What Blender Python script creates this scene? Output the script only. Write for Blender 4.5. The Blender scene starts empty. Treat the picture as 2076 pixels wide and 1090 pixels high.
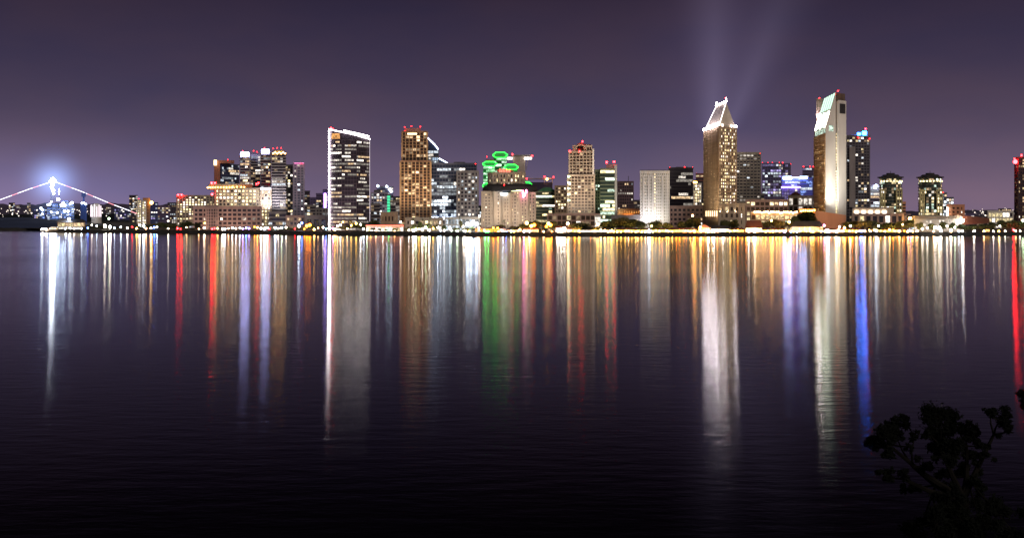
import bpy, math, random
from mathutils import Vector, noise
random.seed(7)
S = bpy.context.scene
COL = S.collection
# ------------------------------------------------------------------ camera, world, sun, exposure
F, HR, CX, CH = 2400.0, 436.0, 1038.0, 21.2      # focal length in photo pixels, horizon row, centre column, camera height
cam = bpy.data.cameras.new("camera"); cam.sensor_width = 36; cam.lens = 36*F/2076
cam.shift_y = -(545-HR)/2076; cam.clip_end = 40000; cam.clip_start = 0.5
camo = bpy.data.objects.new("camera", cam); COL.objects.link(camo)
camo.location = (0, 0, CH); camo.rotation_euler = (math.radians(90), 0, 0)
S.camera = camo
S.view_settings.view_transform = 'Standard'; S.view_settings.look = 'None'
S.view_settings.exposure = 0; S.view_settings.gamma = 1
S.cycles.use_denoising = True
S.cycles.sample_clamp_indirect = 0; S.cycles.sample_clamp_direct = 0
S.cycles.use_adaptive_sampling = False
S.cycles.use_light_tree = True
S.cycles.max_bounces = 4; S.cycles.diffuse_bounces = 1; S.cycles.glossy_bounces = 2
S.cycles.caustics_reflective = True

def s2l(c):
    return tuple(((v/255)/12.92 if v/255 <= .04045 else ((v/255+.055)/1.055)**2.4) for v in c)

w = bpy.data.worlds.new("World"); S.world = w; w.use_nodes = True
nt = w.node_tree; N = nt.nodes; L = nt.links
for n in list(N): N.remove(n)
out = N.new("ShaderNodeOutputWorld"); bg = N.new("ShaderNodeBackground"); L.new(bg.outputs[0], out.inputs[0])
tc = N.new("ShaderNodeTexCoord"); sep = N.new("ShaderNodeSeparateXYZ"); L.new(tc.outputs["Generated"], sep.inputs[0])
ramp = N.new("ShaderNodeValToRGB"); cr = ramp.color_ramp; cr.interpolation = 'B_SPLINE'
mr = N.new("ShaderNodeMapRange"); mr.inputs[1].default_value = -0.02; mr.inputs[2].default_value = 0.6
L.new(sep.outputs[2], mr.inputs[0]); L.new(mr.outputs[0], ramp.inputs[0])
stops = [(-.02, (118, 103, 124)), (.004, (118, 103, 126)), (.031, (105, 93, 116)), (.071, (77, 69, 91)), (.12, (62, 55, 76)),
         (.176, (51, 43, 61)), (.205, (26, 18, 30)), (.24, (6, 4, 9)), (.4, (3, 2, 5))]
while len(cr.elements) < len(stops): cr.elements.new(0.5)
for e, (z, c) in zip(cr.elements, stops):
    e.position = (z+.02)/.62
for e, (z, c) in zip(cr.elements, stops):
    e.color = s2l(c)+(1,)
# thin cloud, brighter and pinker or bluer patches of city glow
mp = N.new("ShaderNodeMapping"); mp.inputs['Scale'].default_value = (2.6, 2.6, 7); L.new(tc.outputs["Generated"], mp.inputs[0])
nz = N.new("ShaderNodeTexNoise"); nz.inputs['Scale'].default_value = 1.6; nz.inputs['Detail'].default_value = 4; L.new(mp.outputs[0], nz.inputs[0])
cm = N.new("ShaderNodeMix"); cm.data_type = 'RGBA'; cm.inputs[6].default_value = (.85, .87, 1.0, 1); cm.inputs[7].default_value = (1.20, 1.05, 1.0, 1)
mr2 = N.new("ShaderNodeMapRange"); mr2.inputs[1].default_value = .36; mr2.inputs[2].default_value = .64
L.new(nz.outputs[0], mr2.inputs[0]); L.new(mr2.outputs[0], cm.inputs[0])
mul = N.new("ShaderNodeMix"); mul.data_type = 'RGBA'; mul.blend_type = 'MULTIPLY'; mul.inputs[0].default_value = 1
L.new(ramp.outputs[0], mul.inputs[6]); L.new(cm.outputs[2], mul.inputs[7])
# domes of city glow: bluish to the left over the airport, violet by the pointed tower
def glow(prev, px, row, sx, sz, col):
    d = Vector(((px-CX)/F, 1, (HR-row)/F)).normalized()
    vs = N.new("ShaderNodeVectorMath"); vs.operation = 'SUBTRACT'; vs.inputs[1].default_value = d; L.new(tc.outputs["Generated"], vs.inputs[0])
    vm = N.new("ShaderNodeVectorMath"); vm.operation = 'MULTIPLY'; vm.inputs[1].default_value = (1/sx, .7, 1/sz); L.new(vs.outputs[0], vm.inputs[0])
    vl = N.new("ShaderNodeVectorMath"); vl.operation = 'DOT_PRODUCT'; L.new(vm.outputs[0], vl.inputs[0]); L.new(vm.outputs[0], vl.inputs[1])
    m1 = N.new("ShaderNodeMath"); m1.operation = 'MULTIPLY'; m1.inputs[1].default_value = -1; L.new(vl.outputs["Value"], m1.inputs[0])
    m2 = N.new("ShaderNodeMath"); m2.operation = 'EXPONENT'; L.new(m1.outputs[0], m2.inputs[0])
    mx = N.new("ShaderNodeMix"); mx.data_type = 'RGBA'; mx.blend_type = 'ADD'; mx.clamp_factor = False
    L.new(m2.outputs[0], mx.inputs[0]); L.new(prev, mx.inputs[6]); mx.inputs[7].default_value = col+(1,)
    return mx.outputs[2]
o_ = glow(mul.outputs[2], 60, 400, .12, .035, (.035, .045, .13))
o_ = glow(o_, 1470, 160, .05, .09, (.016, .012, .026))
L.new(o_, bg.inputs[0]); bg.inputs[1].default_value = 1.0

city_glow_fill = bpy.data.lights.new("city_glow_fill", 'SUN'); city_glow_fill.energy = 1.1; city_glow_fill.angle = math.radians(20); city_glow_fill.color = (1, .86, .74)  # stands in for city glow; added to lift the night facades
suno = bpy.data.objects.new("city_glow_fill", city_glow_fill); COL.objects.link(suno)
suno.rotation_euler = (math.radians(58), 0, math.radians(22))

# ------------------------------------------------------------------ materials
MATS = {}
def wallmat(name, col, rough=.8, var=.25, scale=.12, spec=.3, metal=0):
    if name in MATS: return MATS[name]
    m = bpy.data.materials.new(name); m.use_nodes = True; nt = m.node_tree; b = nt.nodes['Principled BSDF']
    t = nt.nodes.new("ShaderNodeTexCoord"); mpn = nt.nodes.new("ShaderNodeMapping"); mpn.inputs['Scale'].default_value = (1, 1, .35)
    n = nt.nodes.new("ShaderNodeTexNoise"); n.inputs['Scale'].default_value = scale; n.inputs['Detail'].default_value = 5
    nt.links.new(t.outputs['Object'], mpn.inputs[0]); nt.links.new(mpn.outputs[0], n.inputs[0])
    r = nt.nodes.new("ShaderNodeValToRGB")
    r.color_ramp.elements[0].position = .3; r.color_ramp.elements[1].position = .7
    r.color_ramp.elements[0].color = tuple(c*(1-var) for c in col)+(1,)
    r.color_ramp.elements[1].color = tuple(min(1, c*(1+var)) for c in col)+(1,)
    nt.links.new(n.outputs[0], r.inputs[0]); nt.links.new(r.outputs[0], b.inputs['Base Color'])
    b.inputs['Roughness'].default_value = rough; b.inputs['Specular IOR Level'].default_value = spec; b.inputs['Metallic'].default_value = metal
    MATS[name] = m; return m
def emit(name, col, st, sample=False):
    if name in MATS: return MATS[name]
    m = bpy.data.materials.new(name); m.use_nodes = True; nt = m.node_tree; b = nt.nodes['Principled BSDF']
    b.inputs['Base Color'].default_value = (.05, .05, .05, 1)
    b.inputs['Emission Color'].default_value = col+(1,); b.inputs['Emission Strength'].default_value = st
    m.cycles.emission_sampling = 'FRONT' if sample else 'NONE'
    MATS[name] = m; return m
def winmat(name, col, st):
    """lit window: curtains and furniture make it uneven"""
    if name in MATS: return MATS[name]
    m = emit(name, col, st); nt = m.node_tree; b = nt.nodes['Principled BSDF']
    g = nt.nodes.new("ShaderNodeNewGeometry"); n = nt.nodes.new("ShaderNodeTexNoise"); n.inputs['Scale'].default_value = .45; n.inputs['Detail'].default_value = 1
    nt.links.new(g.outputs['Position'], n.inputs[0])
    r = nt.nodes.new("ShaderNodeMapRange"); r.inputs[1].default_value = .3; r.inputs[2].default_value = .7; r.inputs[3].default_value = st*.25; r.inputs[4].default_value = st*1.9
    nt.links.new(n.outputs[0], r.inputs[0]); nt.links.new(r.outputs[0], b.inputs['Emission Strength'])
    return m

HUE = dict(warm=(1, .68, .38), white=(1, .90, .78), cool=(.80, .90, 1), yellow=(1, .80, .42), amber=(1, .45, .12),
           green=(.55, 1, .6), violet=(.55, .45, 1), blue=(.25, .4, 1), pink=(1, .45, .75), red=(1, .08, .08), mint=(.75, 1, .8))
def wm(h, lvl): return winmat("window_%s_%s" % (h, lvl), HUE[h], {'dim': .22, 'mid': .75, 'hot': 2.2, 'max': 6.0}[lvl])
LH = dict(HUE, warm=(1, .50, .20), white=(1, .84, .68), cool=(.66, .80, 1), yellow=(1, .52, .10), amber=(1, .24, .015), violet=(.42, .25, 1), blue=(.08, .18, 1), pink=(1, .25, .55), red=(1, .010, .012), mint=(.72, 1, .62), green=(.06, 1, .15))
LAMPK = 3.3
def lamp(h, st): return emit("lamp_%s_%g" % (h, st), LH[h], st*LAMPK, True)

glass_dark = wallmat("dark_glass", (.038, .034, .046), .25, .3, .05, .5)
glass_blue = wallmat("blue_glass", (.030, .045, .085), .25, .3, .05, .6)
glass_green = wallmat("green_glass", (.035, .060, .050), .3, .3, .05, .5)
glass_purple = wallmat("violet_glass", (.055, .045, .085), .3, .3, .05, .5)
glass_brown = wallmat("brown_glass", (.045, .028, .020), .3, .3, .05, .4)
conc = wallmat("concrete", (.22, .20, .20))
conc_dark = wallmat("dark_concrete", (.09, .085, .09))
cream = wallmat("cream_stucco", (.40, .33, .26))
tan = wallmat("tan_stone", (.36, .26, .18))
brown = wallmat("brown_stone", (.26, .15, .10))
rose = wallmat("rose_stone", (.36, .25, .22))
white = wallmat("white_stone", (.66, .63, .58), var=.08)
lav = wallmat("lavender_panel", (.34, .30, .40))
greyblue = wallmat("grey_blue_panel", (.12, .13, .19))
greenish = wallmat("olive_panel", (.26, .27, .19))
orange = wallmat("terracotta_render", (.55, .26, .15), var=.1)
gold = wallmat("gold_pier", (.48, .31, .17))
roofred = wallmat("red_roof_tiles", (.16, .055, .035))
roofdark = wallmat("dark_roof", (.035, .033, .036))
metal = wallmat("dark_metal", (.05, .05, .055), .5)

# ------------------------------------------------------------------ mesh helpers
def X(px, D): return (px-CX)/F*D
def Z(row, D): return CH+(HR-row)/F*D
def P(px, D): return (X(px, D), D)
GZ = 3.5
class MB:
    def __init__(s): s.v = []; s.f = []
    def quad(s, a, b, c, d):
        n = len(s.v); s.v += [a, b, c, d]; s.f.append((n, n+1, n+2, n+3)); return s
    def prism(s, pts, z0, z1):
        """pts counter-clockwise from above; z0/z1 numbers or per-vertex lists"""
        k = len(pts); n = len(s.v)
        a = z0 if isinstance(z0, (list, tuple)) else [z0]*k; b = z1 if isinstance(z1, (list, tuple)) else [z1]*k
        s.v += [(p[0], p[1], z) for p, z in zip(pts, a)]+[(p[0], p[1], z) for p, z in zip(pts, b)]
        s.f.append(tuple(range(n+k-1, n-1, -1))); s.f.append(tuple(range(n+k, n+2*k)))
        for i in range(k):
            j = (i+1) % k; s.f.append((n+i, n+j, n+k+j, n+k+i))
        return s
    def tri_prism_y(s, prof, off):
        """profile of 3-D points swept by vector off"""
        k = len(prof); n = len(s.v)
        s.v += [tuple(p) for p in prof]+[tuple(Vector(p)+Vector(off)) for p in prof]
        s.f.append(tuple(range(n, n+k))); s.f.append(tuple(range(n+2*k-1, n+k-1, -1)))
        for i in range(k):
            j = (i+1) % k; s.f.append((n+j, n+i, n+k+i, n+k+j))
        return s
    def box(s, c, sz, rz=0):
        hx, hy = sz[0]/2, sz[1]/2; co, si = math.cos(rz), math.sin(rz)
        pts = [(c[0]+x*co-y*si, c[1]+x*si+y*co) for x, y in ((-hx, -hy), (hx, -hy), (hx, hy), (-hx, hy))]
        return s.prism(pts, c[2]-sz[2]/2, c[2]+sz[2]/2)
    def tube(s, a, b, r0, r1=None, k=6):
        r1 = r0 if r1 is None else r1
        a, b = Vector(a), Vector(b); d = (b-a).normalized(); u = d.orthogonal().normalized(); v = d.cross(u); n = len(s.v)
        for c, r in ((a, r0), (b, r1)):
            for i in range(k):
                t = 2*math.pi*i/k; s.v.append(tuple(c+u*math.cos(t)*r+v*math.sin(t)*r))
        for i in range(k):
            j = (i+1) % k; s.f.append((n+i, n+j, n+k+j, n+k+i))
        s.f.append(tuple(range(n+k-1, n-1, -1))); s.f.append(tuple(range(n+k, n+2*k))); return s
    def path(s, pts, r, k=5):
        for a, b in zip(pts, pts[1:]): s.tube(a, b, r, r, k)
        return s
    def lathe(s, c, prof, k=20):
        n = len(s.v)
        for r, z in prof:
            for i in range(k):
                t = 2*math.pi*i/k; s.v.append((c[0]+r*math.cos(t), c[1]+r*math.sin(t), z))
        for q in range(len(prof)-1):
            for i in range(k):
                j = (i+1) % k; a = n+q*k; s.f.append((a+i, a+j, a+k+j, a+k+i))
        s.f.append(tuple(range(n+k-1, n-1, -1))); m = n+(len(prof)-1)*k; s.f.append(tuple(range(m, m+k))); return s
    def ball(s, c, r, k=8, sz=1):
        pr = [(r*max(.02, math.sin(math.pi*i/6)), c[2]-r*sz*math.cos(math.pi*i/6)) for i in range(7)]
        return s.lathe(c, pr, k)
    def build(s, name, mat, parent=None, loc=None, smooth=False):
        base = Vector(parent['_w']) if parent is not None else (Vector(loc) if loc is not None else Vector((0, 0, 0)))
        me = bpy.data.meshes.new(name); me.from_pydata([tuple(Vector(p)-base) for p in s.v], [], s.f)
        me.materials.append(mat)
        if smooth: me.shade_smooth()
        o = bpy.data.objects.new(name, me); COL.objects.link(o)
        if parent is not None:
            o.parent = parent; o['_w'] = parent['_w']
        else:
            o.location = base; o['_w'] = list(base)
        ALL.append(o); return o
ALL = []
def thing(name, label, cat, loc, group=None):
    o = bpy.data.objects.new(name, None); COL.objects.link(o); o.location = loc; o['_w'] = [float(v) for v in loc]
    o['label'] = label; o['category'] = cat
    if group: o['group'] = group
    ALL.append(o); return o
def tag(o, label, cat, group=None):
    o['label'] = label; o['category'] = cat
    if group: o['group'] = group
    return o
def struct(o): o['kind'] = 'structure'; return o
def inflate(pts, d):
    k = len(pts); r = []
    for i in range(k):
        p0, p1, p2 = Vector(pts[i-1]), Vector(pts[i]), Vector(pts[(i+1) % k])
        e1 = (p1-p0).normalized(); e2 = (p2-p1).normalized()
        n1 = Vector((e1.y, -e1.x)); n2 = Vector((e2.y, -e2.x)); b = (n1+n2)
        b = b/(max(.35, 1+n1.dot(n2))); r.append(tuple(p1+b*d))
    return r
def foot(px0, px1, D, depth=26, D1=None):
    a = Vector(P(px0, D)); b = Vector(P(px1, D1 or D)); m = (a+b)/2; d = m.normalized()*depth
    return [tuple(a), tuple(b), tuple(b+d), tuple(a+d)]
def corner(pxL, DL, pxC, DC, pxR, DR):
    l, c, r = Vector(P(pxL, DL)), Vector(P(pxC, DC)), Vector(P(pxR, DR))
    return [tuple(l), tuple(c), tuple(r), tuple(l+r-c)]
def ngon(px, D, r, k=12, ph=0): return [(X(px, D)+r*math.cos(2*math.pi*i/k+ph), D+r*math.sin(2*math.pi*i/k+ph)) for i in range(k)]

WIN = {}
WCOUNT = {}
REST = {}
def window(root, c, rz, wdt, h, mat, name='window'):
    """one lit window pane; the first hundred of a building are parts of their own, the rest go into one more"""
    k = root.name; WCOUNT[k] = WCOUNT.get(k, 0)+1
    if WCOUNT[k] > 99:
        REST.setdefault(k, (root, {}))[1].setdefault(mat.name, []).append((c, rz, wdt, h)); return
    key = (round(wdt, 1), round(h, 1), mat.name)
    if key not in WIN:
        me = bpy.data.meshes.new("window"); x, z = key[0]/2, key[1]/2
        me.from_pydata([(-x, 0, -z), (x, 0, -z), (x, 0, z), (-x, 0, z)], [], [(0, 1, 2, 3)]); me.materials.append(mat); WIN[key] = me
    o = bpy.data.objects.new(name, WIN[key]); COL.objects.link(o); o.parent = root
    o.location = Vector(c)-Vector(root['_w']); o.rotation_euler = (0, 0, rz)
def flush_windows():
    for k, (root, d) in REST.items():
        me = bpy.data.meshes.new("window"); V = []; Fc = []; MI = []
        for mi, (mn, lst) in enumerate(d.items()):
            me.materials.append(MATS[mn])
            for c, rz, wd, h in lst:
                u = Vector((math.cos(rz), math.sin(rz), 0))*wd/2; c = Vector(c)-Vector(root['_w']); z = Vector((0, 0, h/2)); n = len(V)
                V += [tuple(c-u-z), tuple(c+u-z), tuple(c+u+z), tuple(c-u+z)]; Fc.append((n, n+1, n+2, n+3)); MI.append(mi)
        me.from_pydata(V, [], Fc); me.polygons.foreach_set('material_index', MI)
        o = bpy.data.objects.new('window', me); COL.objects.link(o); o.parent = root; o['kind'] = 'stuff'

def pick(pal):
    t = random.random()*sum(x[2] for x in pal)
    for h, l, p in pal:
        t -= p
        if t <= 0: return wm(h, l)
    return wm(pal[-1][0], pal[-1][1])
OFFICE = [('white', 'dim', 5), ('white', 'mid', 3), ('cool', 'mid', 2), ('white', 'hot', 1), ('warm', 'mid', 1), ('cool', 'dim', 2)]
HOME = [('warm', 'dim', 9), ('warm', 'mid', 4), ('yellow', 'mid', 3), ('white', 'mid', 2), ('white', 'hot', 1), ('yellow', 'hot', .8)]
HOTEL = [('yellow', 'mid', 3), ('yellow', 'hot', 4), ('white', 'hot', 3), ('warm', 'mid', 2)]
COOLH = [('cool', 'mid', 3), ('white', 'mid', 3), ('white', 'hot', 1), ('cool', 'hot', 1), ('warm', 'mid', 1), ('cool', 'dim', 4)]
VIO = [('violet', 'mid', 3), ('cool', 'mid', 2), ('violet', 'dim', 4), ('white', 'mid', 1)]
GRN = [('mint', 'mid', 3), ('mint', 'hot', 1), ('yellow', 'mid', 1), ('mint', 'dim', 2)]

def section(root, pts, z0, z1, wall=conc, glass=glass_dark, fl=3.3, band=1.1, bout=.35, bay=3.6, pier=0, pout=.5, lit=.2, run=1,
            pal=HOME, cap=True, piermat=None, cols=None, faces=None, wh=None, corner_piers=True):
    """a storey-by-storey block: dark glazed core, floor bands and piers standing proud, lit panes between them"""
    MB().prism(pts, z0, z1).build('glazing', glass, root)
    lit = min(.9, lit*1.45); wb = MB(); pb = MB(); nf = max(1, int((z1-z0)/fl)); fl = (z1-z0)/nf
    big = inflate(pts, bout)
    if band:
        for i in range(nf+1):
            z = z0+i*fl
            wb.prism(big, z-band/2 if i else z, z+band/2)
    if cap: wb.prism(inflate(pts, bout+.25), z1+band/2+.02, z1+band/2+1.1)
    k = len(pts)
    for e in range(k):
        a, b = Vector(pts[e]), Vector(pts[(e+1) % k]); d = b-a; ln = d.length
        if ln < 2.5: continue
        u = d/ln; n = Vector((u.y, -u.x)); rz = math.atan2(u.y, u.x); facing = n.dot(-(a+b)/2) > 0
        nb = max(1, round(ln/bay)); bw = ln/nb
        if pier:
            for i in range(nb+1):
                if (i in (0, nb)) and not corner_piers: continue
                c = a+u*min(max(i*bw, pier/2), ln-pier/2)+n*(pout/2)
                pb.box((c.x, c.y, (z0+z1)/2), (pier, pout, z1-z0), rz)
        if not facing or (faces is not None and e not in faces): continue
        pe = (pier if pier else .25)
        hh = (wh or (fl-band-.15))
        for f in range(nf):
            i = 0; zc = z0+(f+.5)*fl
            prob = lit*(random.choice((.3, .7, 1, 1.3, 1.8)) if run > 1 else random.choice((.6, 1, 1.4)))
            while i < nb:
                if cols and e in cols and i in cols[e]:
                    c = a+u*(i+.5)*bw+n*.06; window(root, (c.x, c.y, zc), rz, bw-pe, hh, wm('yellow', 'hot')); i += 1; continue
                if random.random() < prob/max(1, run*.6):
                    r = 1 if run <= 1 else min(nb-i, max(1, int(random.expovariate(1/run))+1))
                    c = a+u*(i+r/2)*bw+n*.06
                    window(root, (c.x, c.y, zc), rz, bw*r-pe, hh, pick(pal)); i += r
                else: i += 1
    if wb.v: wb.build('wall', wall, root)
    if pb.v: pb.build('pier', piermat or wall, root)
def beacon(root, px, row, D, r=.6, st=6, mast=3):
    x, y, z = X(px, D), D, Z(row, D)
    b = MB().ball((x, y, z), r).build('aviation_light', lamp('red', st), root)
    if mast: MB().tube((x, y, z-mast), (x, y, z), .15).build('mast', metal, root)
def new(name, label, pts, group=None, cat='building'):
    c = sum((Vector(p) for p in pts), Vector((0, 0)))/len(pts)
    return thing(name, label, cat, (c.x, c.y, GZ), group)
def tower(label, px0, px1, top, D, depth=26, base=GZ, D1=None, name='office_tower', beacons=(), pent=None, group=None, **kw):
    pts = foot(px0, px1, D, depth, D1); root = new(name, label, pts, group)
    z1 = Z(top, D); section(root, pts, base, z1, **kw)
    if pent:
        q = foot(pent[0], pent[1], D+4, depth*.5); MB().prism(q, z1, Z(pent[2], D)).build('penthouse', pent[3] if len(pent) > 3 else conc_dark, root)
    for b in beacons: beacon(root, b[0], b[1], D+2)
    return root
# ------------------------------------------------------------------ water, ground, embankment, hills
SH = [(-900, 467), (-100, 467.2), (92, 467.8), (105, 470), (170, 471.5), (400, 473.5), (600, 475), (800, 476.5), (950, 478), (1300, 479), (1700, 478.4), (2076, 477), (2900, 476)]
def shore(px):
    for (a, ra), (b, rb) in zip(SH, SH[1:]):
        if px <= b:
            r = ra+(rb-ra)*(px-a)/(b-a); return F*CH/(r-HR)
    return F*CH/(SH[-1][1]-HR)
def water_mat():
    m = bpy.data.materials.new("bay_water"); m.use_nodes = True; nt = m.node_tree; n = nt.nodes; l = nt.links
    for q in list(n): n.remove(q)
    o = n.new("ShaderNodeOutputMaterial"); g = n.new("ShaderNodeBsdfGlossy"); g.distribution = 'BECKMANN'
    g.inputs['Anisotropy'].default_value = ANI
    tg = n.new('ShaderNodeCombineXYZ'); tg.inputs[0].default_value = 1; l.new(tg.outputs[0], g.inputs['Tangent'])
    d = n.new("ShaderNodeBsdfDiffuse"); d.inputs[0].default_value = (.0012, .0010, .0022, 1)
    fr = n.new("ShaderNodeFresnel"); fr.inputs[0].default_value = 1.33
    t = n.new("ShaderNodeTexCoord"); mp = n.new("ShaderNodeMapping"); mp.inputs['Scale'].default_value = (.17, .42, 1); l.new(t.outputs['Object'], mp.inputs[0])
    nz = n.new("ShaderNodeTexNoise"); nz.inputs['Scale'].default_value = 1.1; nz.inputs['Detail'].default_value = 5; nz.inputs['Roughness'].default_value = .56
    l.new(mp.outputs[0], nz.inputs[0])
    bp = n.new("ShaderNodeBump"); bp.inputs['Strength'].default_value = 1; bp.inputs['Distance'].default_value = BUMP
    l.new(nz.outputs[0], bp.inputs['Height']); l.new(bp.outputs[0], g.inputs['Normal'])
    # broad calm and ruffled bands across the bay
    mp2 = n.new("ShaderNodeMapping"); mp2.inputs['Scale'].default_value = (.0015, .012, 1); l.new(t.outputs['Object'], mp2.inputs[0])
    n2 = n.new("ShaderNodeTexNoise"); n2.inputs['Scale'].default_value = 1; n2.inputs['Detail'].default_value = 3; l.new(mp2.outputs[0], n2.inputs[0])
    rr = n.new("ShaderNodeMapRange"); rr.inputs[1].default_value = .35; rr.inputs[2].default_value = .65; rr.inputs[3].default_value = WR*.9; rr.inputs[4].default_value = WR*1.1
    l.new(n2.outputs[0], rr.inputs[0]); l.new(rr.outputs[0], g.inputs['Roughness'])
    mx = n.new("ShaderNodeMixShader"); l.new(fr.outputs[0], mx.inputs[0]); l.new(d.outputs[0], mx.inputs[1]); l.new(g.outputs[0], mx.inputs[2])
    l.new(mx.outputs[0], o.inputs[0]); return m
WR, BUMP, ANI = .108, .040, .5
wat = MB().quad((-9000, -300, 0), (9000, -300, 0), (9000, 9000, 0), (-9000, 9000, 0)).build('water', water_mat()); struct(wat)
ground_m = wallmat("park_ground", (.08, .07, .055), scale=.02)
rock_m = wallmat("riprap_rock", (.030, .028, .027), scale=.8, var=.5)
# city ground: one sheet from the embankment to the horizon
g = MB(); pxs = list(range(-900, 2901, 50)); n0 = 0
for p in pxs:
    D = shore(p)+2.5; x, y = P(p, D); g.v.append((x, y, GZ)); g.v.append((x*12000/D, 12000, GZ))
for i in range(len(pxs)-1): g.f.append((2*i, 2*i+2, 2*i+3, 2*i+1))
struct(g.build('city_ground', ground_m))
# rock embankment along the water
g = MB(); pxs = [p*3 for p in range(-160, 820)]
prof = [(-.6, -.4), (.8, 1.2), (1.6, 2.4), (2.6, 3.3), (4.5, 3.9), (7, 3.55)]
for i, p in enumerate(pxs):
    for j, (dd, zz) in enumerate(prof):
        D = shore(p)+dd+(noise.noise(Vector((p*.21, j*1.7, 0)))*1.2 if j else 0); x, y = P(p, D)
        g.v.append((x, y, zz+(noise.noise(Vector((p*.33, j*2.1, 5)))*.8+max(0, noise.noise(Vector((p*.02, 3, 1))))*1.2 if 0 < j < 5 else 0)))
k = len(prof)
for i in range(len(pxs)-1):
    for j in range(k-1): g.f.append((i*k+j, (i+1)*k+j, (i+1)*k+j+1, i*k+j+1))
struct(g.build('embankment', rock_m))
# far hills
def ridge(name, px0, px1, D, rowf, mat, depth=900):
    g = MB(); st = 6; cols = list(range(px0, px1+1, st))
    for p in cols:
        x, y = P(p, D); z = Z(rowf(p), D); g.v += [(x, y-depth*.5, GZ-1), (x, y-depth*.2, GZ+(z-GZ)*.6), (x, y, z), (x*1.15, y+depth, GZ-1)]
    for i in range(len(cols)-1):
        for j in range(3): g.f.append((i*4+j, (i+1)*4+j, (i+1)*4+j+1, i*4+j+1))
    return struct(g.build(name, mat))
hill_m = wallmat("far_hill", (.10, .085, .15), scale=.01)
ridge('hills', -300, 380, 5200, lambda p: 413+5*noise.noise(Vector((p*.012, 0, 0)))+4*noise.noise(Vector((p*.06, 2, 0)))+2*noise.noise(Vector((p*.3, 4, 0)))+max(0, (p-300)*.05), hill_m)
ridge('hills', 380, 1900, 5200, lambda p: 428+5*noise.noise(Vector((p*.012, 0, 0)))+4*noise.noise(Vector((p*.06, 2, 0))), hill_m)
ridge('hills', 1896, 2500, 5200, lambda p: 427+5*noise.noise(Vector((p*.02, 0, 9)))+3*noise.noise(Vector((p*.2, 2, 9))), hill_m)
ridge('wooded_shore', -300, 330, 3300, lambda p: 434+3*noise.noise(Vector((p*.05, 0, 3)))+2*noise.noise(Vector((p*.25, 2, 3)))+max(0, (p-250)*.1), wallmat("far_woods", (.012, .016, .022), scale=.05), 300)
# ------------------------------------------------------------------ towers, left to right
# red-framed tower
pts = corner(434, 1640, 447, 1600, 485, 1640); r = new('apartment_tower', 'dark blue glass tower with an orange-brown frame and small yellow corner sign', pts)
section(r, pts, GZ, Z(333, 1600), wall=greyblue, glass=glass_blue, band=.5, lit=.16, run=1.5, pal=COOLH, faces=[1])
MB().prism(foot(434, 446, 1598, 20), GZ, Z(325, 1598)).build('frame', wallmat("rust_frame", (.30, .12, .07)), r)
MB().prism(foot(446, 475, 1598, 16), Z(331, 1598), Z(325, 1598)).build('frame', wallmat("rust_frame", (.30, .12, .07)), r)
MB().prism(foot(433.5, 439.5, 1594, 2), Z(335, 1594), Z(324.5, 1594)).build('sign', emit("sign_yellow", (1, .82, .4), 4), r)
for q in ((462, 324), (470, 326)): beacon(r, q[0], q[1], 1600)
# two slab-banded towers with white crowns
BAND = dict(wall=wallmat('pale_slab_edge', (.34, .31, .32)), glass=glass_dark, fl=3.6, band=1.3, bout=.9, bay=3.2, lit=.3, run=2, pal=OFFICE+HOME)
def crowned(label, px0, px1, top, crown, D, **kw):
    t = tower(label, px0, px1, top, D, name='apartment_tower', **dict(BAND, **kw))
    if crown:
        MB().prism(foot(crown[0], crown[1], D-1, 14), Z(crown[3], D)+.5, Z(crown[2], D)).build('crown_lantern', lamp('crown', 5) if 0 else emit("crown_bluewhite", (.42, .45, 1), 26, True), t)
    MB().prism(foot(px1-2, px1-.6, D-1.6, 2), GZ, Z(top, D)).build('fin', conc, t)
    return t
t = crowned('shorter banded tower with a glowing white box crown, leftmost of the pair', 487, 507, 319, (487.5, 505, 309, 319), 1560); beacon(t, 492, 306, 1562)
t = tower('dark banded tower between the two towers with white box crowns', 508, 528, 316, 1600, name='apartment_tower', **BAND); beacon(t, 514, 306, 1602); beacon(t, 521, 308, 1602)
t = crowned('taller banded tower with a glowing white box crown, right of the pair', 529, 549, 313, (530, 546, 303, 313), 1540); beacon(t, 536, 300, 1542)
t = tower('banded tower with yellow roof lights, right of the white crowned pair', 551, 579, 313, 1500, name='apartment_tower', **dict(BAND, lit=.22))
for i in range(7): MB().ball((X(554+i*4, 1499), 1499, Z(311-(i % 2)*2, 1499)), .9).build('roof_light', lamp('yellow', 8), t)
MB().prism(foot(556, 574, 1504, 10), Z(313, 1500), Z(305, 1500)).build('penthouse', greenish, t)
for q in ((554, 301), (562, 300), (570, 300)): beacon(t, q[0], q[1], 1502)
t = tower('narrow dark tower joined to the lavender tower beside it', 578, 594, 336, 1520, name='apartment_tower', wall=conc_dark, glass=glass_dark, fl=3.4, band=1.0, bay=3.5, pier=.6, lit=.22, run=1, pal=HOME)
t = tower('pale lavender tower with a pink lit roof line', 594.5, 617, 333, 1490, name='apartment_tower', wall=lav, glass=greyblue, fl=3.3, band=1.2, bay=4, pier=1.6, lit=.16, pal=COOLH)
MB().prism(foot(596, 616, 1488, 2), Z(333, 1488)+1.6, Z(330.5, 1488)).build('roof_light', lamp('pink', 2), t)
beacon(t, 611, 331, 1488)
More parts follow.
